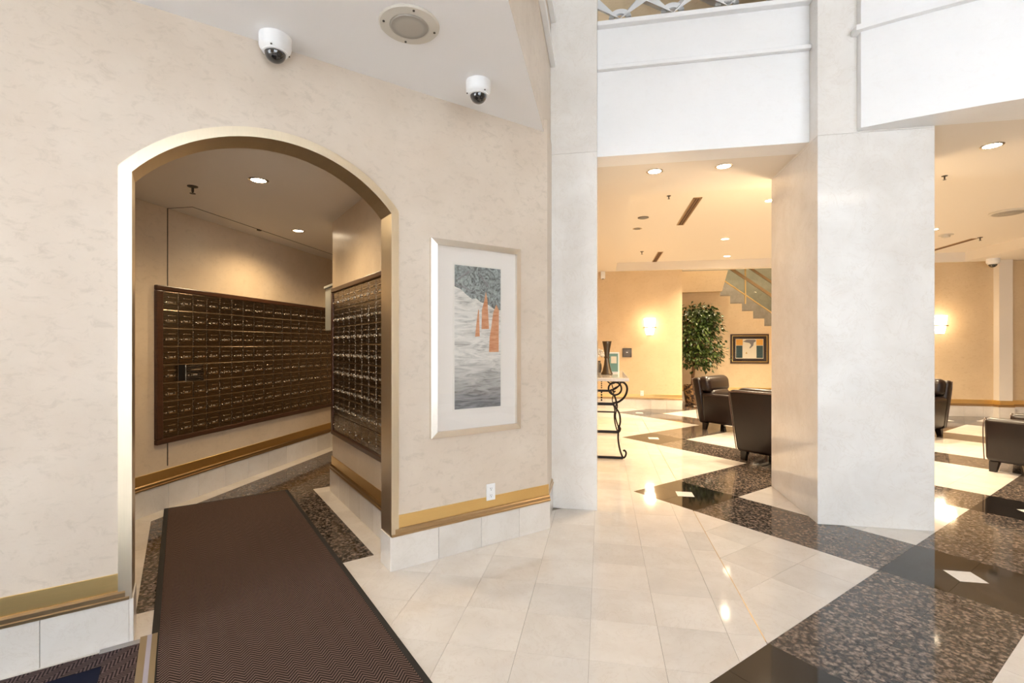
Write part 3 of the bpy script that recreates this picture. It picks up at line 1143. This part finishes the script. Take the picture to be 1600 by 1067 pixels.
# ---- sockets
def outlet(loc, rotz, label, mat, grp='wall sockets'):
    t = thing('wall_outlet', label, 'outlet', loc, rotz)
    box('cover_plate', -.036, .036, -.007, 0, -.058, .058, mat, t, .003, 2)
    for s in (-1, 1):
        bm = bmesh.new()
        bm_box(bm, -.017, .017, -.0095, -.006, s * .024 - .015, s * .024 + .015, .003, 2)
        r = from_bm('receptacle', bm, mat, t)
        for dx, hh in ((-.006, .009), (.006, .007)):
            box('slot', dx - .0013, dx + .0013, -.0102, -.0093, s * .024 - hh / 2 + .003, s * .024 + hh / 2 + .003, M['black'], r)
        box('slot', -.003, .003, -.0102, -.0093, s * .024 - .011, s * .024 - .006, M['black'], r)
    return t


p = W(1.81, VW - .006)
outlet((p[0], p[1], .367), PI / 4, 'white duplex wall outlet above the brass strip under the tall picture', M['plastic_white'])
outlet((.879, YL - .006, .345), 0, 'cream wall outlet on the far lounge wall below the sconce', M['plastic_white'])


# ---- ceiling fittings
def dome_camera(loc, rotz, label, sc=1.0, tilt=0):
    t = thing('dome_camera', label, 'security camera', loc, rotz, 'dome cameras')
    t.scale = (sc,) * 3
    lathe('housing', [(0, 0), (.080, 0), (.080, -.05), (.077, -.062), (.066, -.078), (.056, -.082), (0, -.082)], M['plastic_white'], t, 32)
    bm = bmesh.new()
    prof = [(.053 * math.cos(a), -.082 - .052 * math.sin(a)) for a in [PI / 2 * k / 10 for k in range(11)]]
    bm_lathe(bm, prof[:-1] + [(0, -.134)], 28)
    from_bm('smoked_dome', bm, M['dome'], t, True)
    lathe('retaining_ring', [(.062, -.079), (.062, -.086), (.053, -.088), (.052, -.08)], M['plastic_white'], t, 28)
    for k in range(3):
        a = 2 * PI * k / 3 - 1.2
        lathe('screw', [(0, -.0775), (.005, -.0775), (.005, -.0815), (0, -.082)], M['steel_dark'], t, 8, (.070 * math.cos(a), .070 * math.sin(a), .004))
    return t


p = W(.417, 2.824)
dome_camera((p[0], p[1], ZC), 0, 'white dome camera with dark bubble directly above the arch')
dome_camera((-.752, 2.912, ZC), .5, 'white dome camera on the low ceiling above the tall picture', .98)
dome_camera((7.35, 10.75, ZS), .2, 'small white dome camera beside the far pilaster', 1.25)

t = thing('ceiling_speaker', 'round cream ceiling speaker with perforated grille above the entrance', 'speaker', (-.962, 2.325, ZC))
lathe('flange', [(0, 0), (.152, 0), (.152, -.004), (.146, -.010), (.100, -.013), (.095, -.009), (0, -.009)], M['plastic_cream'], t, 40)
lathe('grille', [(.096, -.0095), (.09, -.016), (.05, -.0185), (0, -.019)], M['grille'], t, 36)
for k in range(4):
    a = PI / 2 * k + .55
    lathe('screw', [(0, -.011), (.006, -.011), (.006, -.015), (0, -.0155)], M['steel_dark'], t, 8, (.128 * math.cos(a), .128 * math.sin(a), .0))
t = thing('ceiling_speaker', 'large flush ceiling speaker cover in the lounge tray ceiling', 'speaker', (5.5, 7.78, ZT))
lathe('flange', [(0, 0), (.20, 0), (.20, -.012), (.185, -.02), (0, -.02)], M['plastic_cream'], t, 36)
lathe('grille', [(.17, -.02), (.16, -.026), (0, -.028)], M['grille'], t, 36)


def downlight(loc, label, lens, ring, r=.055, power=0, color=WARM, grp='recessed ceiling lamps', spot=130):
    t = thing('downlight', label, 'ceiling lamp', loc, 0, grp)
    lathe('trim_ring', [(r, 0), (r + .018, 0), (r + .018, -.004), (r + .004, -.008), (r, -.006)], ring, t, 28)
    lathe('lens', [(0, -.003), (r, -.003), (r, -.0045), (0, -.0055)], lens, t, 24)
    if power:
        d = bpy.data.lights.new('lamp_light', 'SPOT')
        d.energy, d.color, d.spot_size, d.spot_blend, d.shadow_soft_size = power, color, math.radians(spot), .7, .05
        o = bpy.data.objects.new('lamp_light', d)
        COL.objects.link(o)
        o.parent = t
        o.location = (0, 0, -.06)
    return t


PM = 42
downlight((-2.421, 3.079, 2.59), 'mailroom ceiling lamp nearest the arch, brightly lit', M['lamp_warm'], M['steel'], .050, PM, (1, .76, .46), spot=158)
downlight((-3.081, 4.505, 2.59), 'mailroom ceiling lamp deeper inside, brightly lit', M['lamp_warm'], M['steel'], .048, PM, (1, .76, .46), spot=158)
downlight((-2.6, 6.3, 2.59), 'mailroom ceiling lamp around the corner', M['lamp_warm'], M['steel'], .048, PM, (1, .76, .46), spot=158)
PS, PT = 6, 260
downlight((.497, 4.767, ZS), 'recessed soffit lamp with chrome rim, first from the slim column', M['lamp_day'], M['steel'], .060, PS)
downlight((1.111, 4.747, ZS), 'recessed soffit lamp with chrome rim, next to the broad column', M['lamp_day'], M['steel'], .060, PS)
downlight((3.183, 4.664, ZS), 'recessed soffit lamp on the right of the broad column', M['lamp_warm'], M['steel'], .060, PS)
downlight((2.097, 6.613, ZT), 'bright lounge ceiling lamp peeking past the broad column edge', M['lamp_warm'], M['plastic_white'], .055, PT)
downlight((2.092, 8.848, ZT), 'bright lounge ceiling lamp, nearer of two between vents and stair', M['lamp_warm'], M['plastic_white'], .060, PT)
downlight((2.534, 10.561, ZT), 'bright lounge ceiling lamp, farther one by the stair', M['lamp_warm'], M['plastic_white'], .060, PT)
downlight((5.16, 8.72, ZT), 'bright lounge ceiling lamp at the right edge of the broad column', M['lamp_warm'], M['plastic_white'], .055, PT)
downlight((3.6, 6.4, ZT), 'unseen lounge ceiling lamp added behind the broad column', M['lamp_warm'], M['plastic_white'], .055, PT)  # this lamp and the next two are out of view, added to light the lounge
downlight((3.7, 8.9, ZT), 'unseen lounge ceiling lamp added over the middle of the chairs', M['lamp_warm'], M['plastic_white'], .055, PT * 1.4)
downlight((3.9, 10.4, ZT), 'unseen lounge ceiling lamp added near the stair wall behind the column', M['lamp_warm'], M['plastic_white'], .055, PT)
downlight((2.9, 12.3, 5.6), 'unseen stairwell lamp added to brighten the alcove, above the ficus', M['lamp_warm'], M['plastic_white'], .06, 230)  # stairwell lamps out of view, added to lift the dark alcove
downlight((4.2, 12.6, 5.6), 'unseen stairwell lamp added to brighten the alcove, above the small picture', M['lamp_warm'], M['plastic_white'], .06, 230)
downlight((3.6, 13.9, 5.6), 'unseen stairwell lamp added to brighten the stair', M['lamp_warm'], M['plastic_white'], .06, 230)
downlight((.589, 7.173, ZT), 'unlit dark recessed lamp in the tray ceiling, nearer of the pair', M['black'], M['steel_dark'], .06)
downlight((.554, 7.823, ZT), 'unlit dark recessed lamp in the tray ceiling, farther of the pair', M['black'], M['steel'], .055)


def sprinkler(loc, label, sc=1.0):
    t = thing('sprinkler', label, 'sprinkler', loc, 0, 'ceiling sprinklers')
    t.scale = (sc,) * 3
    lathe('escutcheon', [(0, 0), (.036, 0), (.034, -.006), (.014, -.012), (0, -.012)], M['steel_dark'], t, 20)
    lathe('stem', [(.009, -.012), (.009, -.04), (.005, -.045), (.005, -.052), (0, -.052)], M['steel_dark'], t, 10)
    lathe('deflector', [(0, -.052), (.020, -.053), (.020, -.056), (0, -.058)], M['steel_dark'], t, 16)


sprinkler((-3.002, 3.113, 2.59), 'dark sprinkler head on the mailroom ceiling')
sprinkler((.812, 6.188, ZT), 'sprinkler head at the front edge of the lounge tray ceiling', .7)
sprinkler((.776, 9.755, ZT), 'sprinkler head beside the far lounge vent', 1.0)
sprinkler((6.33, 9.53, ZT), 'sprinkler head at the end of the long slot vent on the right', 1.0)
sprinkler((3.30, 5.42, ZS), 'sprinkler head at the soffit edge right of the broad column', .7)
t = thing('smoke_detector', 'cream smoke detector on the lounge ceiling right of the broad column', 'smoke detector', (5.62, 9.2, ZT))
lathe('mounting_plate', [(0, 0), (.10, 0), (.10, -.012), (0, -.014)], M['plastic_cream'], t, 24)
lathe('chamber', [(.06, -.012), (.055, -.045), (.03, -.052), (0, -.053)], M['plastic_cream'], t, 20)


def vent(x0, x1, y0, y1, label, z=ZT):
    t = thing('ceiling_vent', label, 'vent', ((x0 + x1) / 2, (y0 + y1) / 2, z), 0, 'ceiling slot vents')
    w, l = (x1 - x0) / 2, (y1 - y0) / 2
    bm = bmesh.new()
    for a in ((-w, -w + .014, -l, l), (w - .014, w, -l, l), (-w, w, -l, -l + .014), (-w, w, l - .014, l)):
        bm_box(bm, a[0], a[1], a[2], a[3], -.008, 0)
    from_bm('frame', bm, M['brass_dark'], t)
    box('duct_shade', -w + .01, w - .01, -l + .01, l - .01, -.003, -.001, M['dark_hole'], t)  # flat near-black sheet in place of the shade behind the blades
    for k in (-1, 0, 1):
        box('blade', k * w * .55 - .008, k * w * .55 + .008, -l + .012, l - .012, -.009, -.003, M['bark'], t)


vent(1.125, 1.228, 6.32, 7.70, 'long slotted ceiling vent nearer the soffit lamps')
vent(1.085, 1.19, 9.85, 11.0 - .02, 'slotted ceiling vent against the far tray edge')
vent(6.24, 6.34, 9.60, 10.75, 'slotted ceiling vent near the far pilaster')

# ---- wall fittings in the lounge
def sconce(loc, rotz, label, power):
    t = thing('wall_sconce', label, 'wall lamp', loc, rotz, 'glowing lounge sconces')
    box('back_plate', -.05, .05, -.02, 0, -.17, .17, M['brass'], t, .004)
    def half(name, z0, z1, r0, r1):
        bm = bmesh.new()
        n = 14
        A, B = [], []
        for k in range(n + 1):
            a = PI + PI * k / n
            A.append(bm.verts.new((r0 * math.cos(a), r0 * .85 * math.sin(a) - .02, z0)))
            B.append(bm.verts.new((r1 * math.cos(a), r1 * .85 * math.sin(a) - .02, z1)))
        for k in range(n):
            bm.faces.new((A[k], A[k + 1], B[k + 1], B[k]))
        bm.faces.new(A); bm.faces.new(B[::-1])
        bm.faces.new((A[0], B[0], B[-1], A[-1]))
        return from_bm(name, bm, M['sconce_glass'], t)
    half('glass_shade', .01, .20, .105, .125)
    half('glass_shade', -.16, -.01, .075, .105)
    half('brass_band', -.009, .009, .14, .14).data.materials[0] = M['brass_dark']
    half('brass_band', -.135, -.125, .083, .083).data.materials[0] = M['brass_dark']
    d = bpy.data.lights.new('sconce_light', 'POINT')
    d.energy, d.color, d.shadow_soft_size = power, (1, .72, .42), .10
    o = bpy.data.objects.new('sconce_light', d)
    COL.objects.link(o)
    o.parent = t
    o.location = (0, -.30, .06)


sconce((1.044, YL, 1.80), 0, 'glowing wall sconce on the wall left of the ficus', 7)
sconce((6.63, YL, 1.80), 0, 'glowing wall sconce at the right edge of the broad column', 7)
sconce((2.07, 5.215, 1.95), PI, 'glowing wall sconce on the hidden back of the broad column', 45)

t = thing('wall_plate', 'square dark wall plate with a small pale mark beside the sconce', 'wall plate', (.558, YL, 1.243))
box('plate', -.10, .10, -.018, 0, -.10, .10, M['steel_dark'], t, .004)
box('pale_mark', -.02, .02, -.020, -.0175, .0, .014, M['plastic_white'], t)
t = thing('wall_sensor', 'slim white sensor hanging at the top of the far lounge wall', 'sensor', (.03, YL, 2.90))
box('body', -.05, .05, -.06, 0, 0, .22, M['plastic_white'], t, .008, 2)
box('arm', -.018, .018, -.045, -.01, .22, .14 + .02 + .0, M['plastic_white'], t) if False else None
lathe('lens', [(0, .01), (.02, .01), (.02, -.012), (0, -.016)], M['steel_dark'], t, 12, (0, -.03, 0))

pic2 = picture('framed_picture', 'small landscape print in a dark brown and gold frame by the stair', (3.244, YA, .947), 0, .911, .748, .035, .04, M['frame_brown'], 0, 0, 0, 0, M['art_dark_mat'])
bm = bmesh.new()
for (x0, x1, z0, z1) in ((.035, .876, .035, .055), (.035, .876, .693, .713), (.035, .055, .055, .693), (.856, .876, .055, .693)):
    bm_box(bm, x0, x1, -.030, -.012, z0, z1)
from_bm('gold_fillet', bm, M['gold'], pic2)
box('print_sheet', .125, .785, -.0135, -.012, .125, .625, M['paper'], pic2)
bx0, bz0, bw, bh = .135, .14, .64, .475
art('print_amber_block', [(.0, .68), (.25, .68), (.25, 1), (0, 1)], M['art_amber'], 0, pic2, bx0, bz0, bw, bh)
art('print_amber_block', [(.75, .68), (1, .68), (1, 1), (.75, 1)], M['art_amber'], 0, pic2, bx0, bz0, bw, bh)
art('print_teal_block', [(.0, 0), (.24, 0), (.24, .66), (0, .66)], M['art_teal'], 0, pic2, bx0, bz0, bw, bh)
art('print_teal_block', [(.76, 0), (1, 0), (1, .66), (.76, .66)], M['art_teal'], 0, pic2, bx0, bz0, bw, bh)
art('print_figure', [(.26, .88), (.40, .98), (.72, .98), (.74, .90), (.66, .82), (.64, .66), (.52, .50), (.50, .54), (.56, .70), (.50, .80), (.36, .84)], M['art_grey'], 1, pic2, bx0, bz0, bw, bh)
art('print_mark', [(.36, .22), (.42, .22), (.40, .32), (.37, .30)], M['gold'], 1, pic2, bx0, bz0, bw, bh)


# ---- club chairs (local frame: faces +y)
def rounded(name, dims, mat, parent, bev, seg=4, fn=None):
    bm = bmesh.new()
    bm_box(bm, *dims, bev, seg)
    if fn:
        for v in bm.verts: v.co = Vector(fn(*v.co))
    return from_bm(name, bm, mat, parent, True, .9)


def club_chair():
    t = thing('club_chair', 'chair', 'armchair')
    for s in (-1, 1):
        fl = lambda x, y, z, s=s: (x + s * (.05 * (z - .12) / .5), y, z + .05 * max(0, -y - .05))
        a, b_ = sorted((s * .24, s * .385))
        arm = rounded('arm', (a, b_, -.36, .40, .11, .60), M['leather'], t, .055, 5, fl)
        # piped edge following the arm front
        x0, x1 = s * .245, s * .42
        tube('piping', smooth_path([(s * .385, .401, .13), (s * .41, .402, .36), (s * .427, .395, .53), (s * .36, .40, .592), (s * .295, .395, .53), (s * .262, .402, .36), (s * .245, .401, .13)], 5), .006, M['welt'], arm, 6)
    bk = lambda x, y, z: (x * (1 + .13 * max(0, (z - .12) / .75)), y - .10 * max(0, (z - .12) / .75), z)
    back = rounded('backrest', (-.385, .385, -.43, -.29, .11, .86), M['leather'], t, .045, 4, bk)
    def bkp(x, z): 
        q = bk(x, -.432, z); return (q[0], q[1], q[2])
    tube('piping', smooth_path([bkp(-.375, .13), bkp(-.378, .5), bkp(-.372, .80), bkp(-.33, .838), bkp(0, .842), bkp(.33, .838), bkp(.372, .80), bkp(.378, .5), bkp(.375, .13)], 6), .006, M['welt'], back, 6)
    ro_ = lambda x, y, z: (x * (1 + .10 * (z - .5)), y - .10 * max(0, (z - .12) / .75) + .0, z - .015 * (x / .3) ** 2)
    rounded('back_pillow', (-.385, .385, -.36, -.15, .64, .90), M['leather'], t, .085, 6, ro_)
    rounded('back_cushion', (-.30, .30, -.31, -.13, .42, .68), M['leather'], t, .07, 5, ro_)
    rounded('seat_cushion', (-.25, .25, -.26, .41, .30, .46), M['leather'], t, .05, 5)
    rounded('seat_base', (-.25, .25, -.30, .385, .11, .31), M['leather'], t, .015, 2)
    for sx in (-1, 1):
        for sy in (-1, 1):
            bm = bmesh.new()
            vs_ = bm_box(bm, sx * .32 - .04, sx * .32 + .04, sy * .33 - .04, sy * .33 + .04, 0, .115)
            for v in vs_:
                if v.co.z < .05:
                    v.co.x = sx * .32 + (v.co.x - sx * .32) * .7 + sx * .012
                    v.co.y = sy * .33 + (v.co.y - sy * .33) * .7 + sy * .012
            from_bm('leg', bm, M['leg_wood'], t)
    return t


chair = club_chair()
spots = [((2.17, 8.58), math.radians(-128), 'dark brown leather club chair beside the potted ficus, seat turned towards the lounge centre'),
         ((2.20, 6.38), math.radians(-45), 'dark brown leather club chair seen from behind next to the broad column'),
         ((4.68, 8.62), math.radians(128), 'dark brown leather club chair half hidden by the right edge of the broad column'),
         ((4.76, 6.20), math.radians(38), 'dark brown leather club chair cut by the right picture edge')]
for k, (pos, a, lab) in enumerate(spots):
    c = chair if k == 0 else copy_tree(chair)
    c.location = (pos[0], pos[1], 0)
    c.rotation_euler = (0, 0, a)
    tag(c, lab, 'armchair', 'leather club chairs in the lounge')

# ---- console table with scrolled iron base (end towards the viewpoint)
YT = 6.05
tb = thing('console_table', 'wrought iron console table with scroll legs and a pale marble top', 'table', (0, 0, 0))
bm = bmesh.new()
bm_box(bm, -.46, .33, YT - .03, 7.95, .962, 1.005, .010, 2)
from_bm('marble_top', bm, M['marble_tile'], tb)
xm = -.065                                             # mirror axis of the frame end
for yy in (YT + .02, 7.85):
    for s in (1, -1):
        X = (lambda x: x) if s == 1 else (lambda x: 2 * xm - x)
        P3 = lambda L: [(X(a), yy, b_) for a, b_ in L]
        bm = bmesh.new()
        bm_tube(bm, smooth_path(P3([(.14, .695), (.209, .712), (.278, .775), (.308, .861), (.291, .925), (.235, .958), (.13, .960)])), .013, 8)
        bm_tube(bm, smooth_path(P3([(.162 + .078 * math.cos(a), .872 + .078 * math.sin(a)) for a in [2 * PI * k / 12 + 2.2 for k in range(13)]]), 3), .011, 8)
        bm_tube(bm, smooth_path(P3([(.235, .955), (.205, .905), (.16, .88), (.135, .845), (.15, .83), (.168, .846)])), .009, 6)
        from_bm('scroll', bm, M['iron'], tb)
        bm = bmesh.new()
        bm_tube(bm, smooth_path(P3([(.157, .79), (.190, .665), (.168, .53), (.209, .384)])), .008, 8)
        bm_tube(bm, smooth_path(P3([(.14, .675), (.209, .578), (.226, .472), (.209, .384), (.20, .261), (.222, .121), (.258, .03), (.285, .045), (.295, .085), (.278, .118), (.262, .108)])), .011, 8)
        bm_lathe(bm, [(0, .018), (.016, .008), (.016, -.008), (0, -.018)], 10, (X(.209), yy, .392))
        from_bm('leg', bm, M['iron'], tb)
    for (x1, z, h) in ((.16, .682, .034), (.205, .345, .022), (.258, .024, .030), (.10, .848, .018)):
        box('cross_bar', 2 * xm - x1, x1, yy - .014, yy + .014, max(0, z - h / 2), z + h / 2, M['iron'], tb)
    bm = bmesh.new()
    for x in (0.0, -.13):
        for k in range(4):
            bm_lathe(bm, [(0, .014), (.010, .006), (.010, -.006), (0, -.014)], 8, (x, yy, .825 - .032 * k))
    from_bm('bead_drop', bm, M['iron'], tb)
for s in (1, -1):
    x = .24 if s == 1 else 2 * xm - .24
    box('side_rail', x - .012, x + .012, YT + .02, 7.85, .94, .962, M['iron'], tb)

ZTB = 1.005
t = thing('vase', 'tall hourglass bronze vase on the console table', 'vase', (.072, 6.75, ZTB))
lathe('body', [(0, 0), (.078, 0), (.080, .012), (.062, .05), (.042, .13), (.031, .215), (.030, .25), (.036, .30), (.045, .36), (.062, .445), (.064, .455), (.058, .455), (.04, .36), (0, .30)], M['bronze'], t, 20)
lathe('collar', [(.036, .222), (.040, .232), (.036, .245)], M['bronze'], t, 20)
t = thing('photo_card', 'small teal picture card standing behind the bronze vase', 'picture', (.165, 7.15, ZTB), -.12)
box('frame', -.085, .085, -.012, 0, 0, .30, M['plastic_white'], t, .003)
box('print', -.07, .07, -.0145, -.012, .02, .28, M['card_teal'], t)
box('print_light_patch', -.03, .05, -.0165, -.0145, .14, .24, M['paper'], t)
t = thing('flower_pot', 'small jar of pale blossoms behind the bronze vase', 'flowers', (-.055, 7.3, ZTB))
lathe('jar', [(0, 0), (.05, 0), (.06, .05), (.055, .12), (.04, .15), (.045, .17), (.038, .17), (.036, .14), (0, .13)], M['steel_dark'], t, 18)
bm = bmesh.new()
for k in range(34):
    a, e_, r = random.uniform(0, 2 * PI), random.uniform(-.3, 1.4), random.uniform(.05, .10)
    cpt = Vector((r * math.cos(a) * math.cos(e_), r * math.sin(a) * math.cos(e_), .25 + r * math.sin(e_)))
    bmesh.ops.create_icosphere(bm, subdivisions=1, radius=.02, matrix=Matrix.Translation(cpt))
o = from_bm('blossoms', bm, M['petal'], t, True)
o['kind'] = 'stuff'

# ---- ficus in a woven basket
fx, fy = 2.17, 12.35
t = thing('potted_ficus', 'tall leafy ficus tree in a woven basket by the stair', 'plant', (fx, fy, 0))
lathe('basket', [(0, 0), (.155, 0), (.175, .06), (.195, .25), (.200, .41), (.208, .43), (.20, .445), (.185, .43), (.18, .38), (0, .37)], M['basket'], t, 24)
lathe('soil', [(0, .385), (.18, .38)], M['dark_hole'], t, 16)
for k in range(3):
    a0 = 2 * PI * k / 3
    pts = [(.022 * math.cos(a0 + h * 3.2) + .03 * math.sin(h * 2), .022 * math.sin(a0 + h * 3.2), .37 + h * .95) for h in [i / 8 for i in range(9)]]
    tube('trunk', pts, [.026 - .012 * i / 8 for i in range(9)], M['bark'], t, 8)
bm = bmesh.new()
for k in range(26):
    a, h = random.uniform(0, 2 * PI), random.uniform(.9, 1.9)
    r = random.uniform(.15, .26)
    bm_tube(bm, smooth_path([(0, 0, h), (r * .5 * math.cos(a), r * .5 * math.sin(a), h + .16), (r * math.cos(a), r * math.sin(a), h + random.uniform(.05, .45))], 3), .006, 5)
from_bm('branches', bm, M['bark'], t)
bm = bmesh.new()
rl = random.Random(3)
clusters = []
for k in range(190):
    h = rl.random()
    zc = .92 + 1.44 * h
    R = .58 * (math.sin(PI * min(1, .16 + .76 * h)) ** .6) * (1 - .22 * h)
    a = rl.uniform(0, 2 * PI)
    rr = R * math.sqrt(rl.random())
    clusters.append(Vector((max(-.30, rr * math.cos(a) + .16), rr * math.sin(a), zc)))
for cpt in clusters:
    for k in range(17):
        q = cpt + Vector((rl.gauss(0, .08), rl.gauss(0, .08), rl.gauss(0, .07)))
        if q.x < -.34: continue
        L, w = rl.uniform(.085, .13), rl.uniform(.024, .036)
        d = Vector((q.x + rl.gauss(0, .3), q.y + rl.gauss(0, .3), -.35 + rl.gauss(0, .35))).normalized()
        sd = d.cross(Vector((rl.gauss(0, .4), rl.gauss(0, .4), 1))).normalized()
        up_ = sd.cross(d)
        q.x = max(q.x, -.28)
        a_ = bm.verts.new(q)
        b1 = bm.verts.new(q + d * L * .45 + sd * w + up_ * .006)
        b2 = bm.verts.new(q + d * L * .45 - sd * w + up_ * .006)
        m_ = bm.verts.new(q + d * L * .45)
        e_ = bm.verts.new(q + d * L - up_ * .008)
        bm.faces.new((a_, b1, m_)); bm.faces.new((a_, m_, b2)); bm.faces.new((b1, e_, m_)); bm.faces.new((m_, e_, b2))
me_ = bpy.data.meshes.new('foliage')
bm.to_mesh(me_); bm.free()
me_.materials.append(M['leaf'])
fo = bpy.data.objects.new('foliage', me_)
COL.objects.link(fo)
fo.parent = t
fo['kind'] = 'stuff'

# ---- folded white ornaments hanging above the beam
def ornament(x, label):
    t = thing('folded_ornament', label, 'ornament', (x, 5.2, 4.82), 0, 'folded white ornaments above the beam')
    hw, hh = .2655, .155
    for s in (-1, 1):
        for (y0, y1, dz_) in ((-.02, .0, 0), ):
            bm = bmesh.new()
            # folded wing: triangular blade rising from the low point, folded back over its length
            A = [(0, -.02, 0), (s * hw, -.02, hh), (s * hw, -.02, hh + .13), (s * .045, -.02, .045)]
            B = [(0, .45, .30), (s * hw, .45, hh + .30), (s * hw, .45, hh + .40), (s * .03, .45, .34)]
            va = [bm.verts.new(p_) for p_ in A]; vb = [bm.verts.new(p_) for p_ in B]
            bm.faces.new(va); bm.faces.new(vb[::-1])
            for i in range(4):
                j = (i + 1) % 4
                bm.faces.new((va[i], vb[i], vb[j], va[j]))
            from_bm('wing', bm, M['white_fascia'], t)
    bm = bmesh.new()
    outer = [(.115 * math.cos(a), .055 + .085 * math.sin(a)) for a in [PI * k / 12 for k in range(13)]]
    inner = [(.062 * math.cos(a), .048 + .042 * math.sin(a)) for a in [PI * k / 12 for k in range(13)]]
    bm_prism(bm, outer + inner[::-1], .03, .06, XZ)
    from_bm('crescent', bm, M['white_fascia'], t)


for k, lab in enumerate(('folded white ornament right beside the slim column', 'folded white ornament second from the slim column', 'folded white ornament third from the slim column', 'folded white ornament hidden at the broad column end')):
    ornament(.192 + .532 * k, lab)
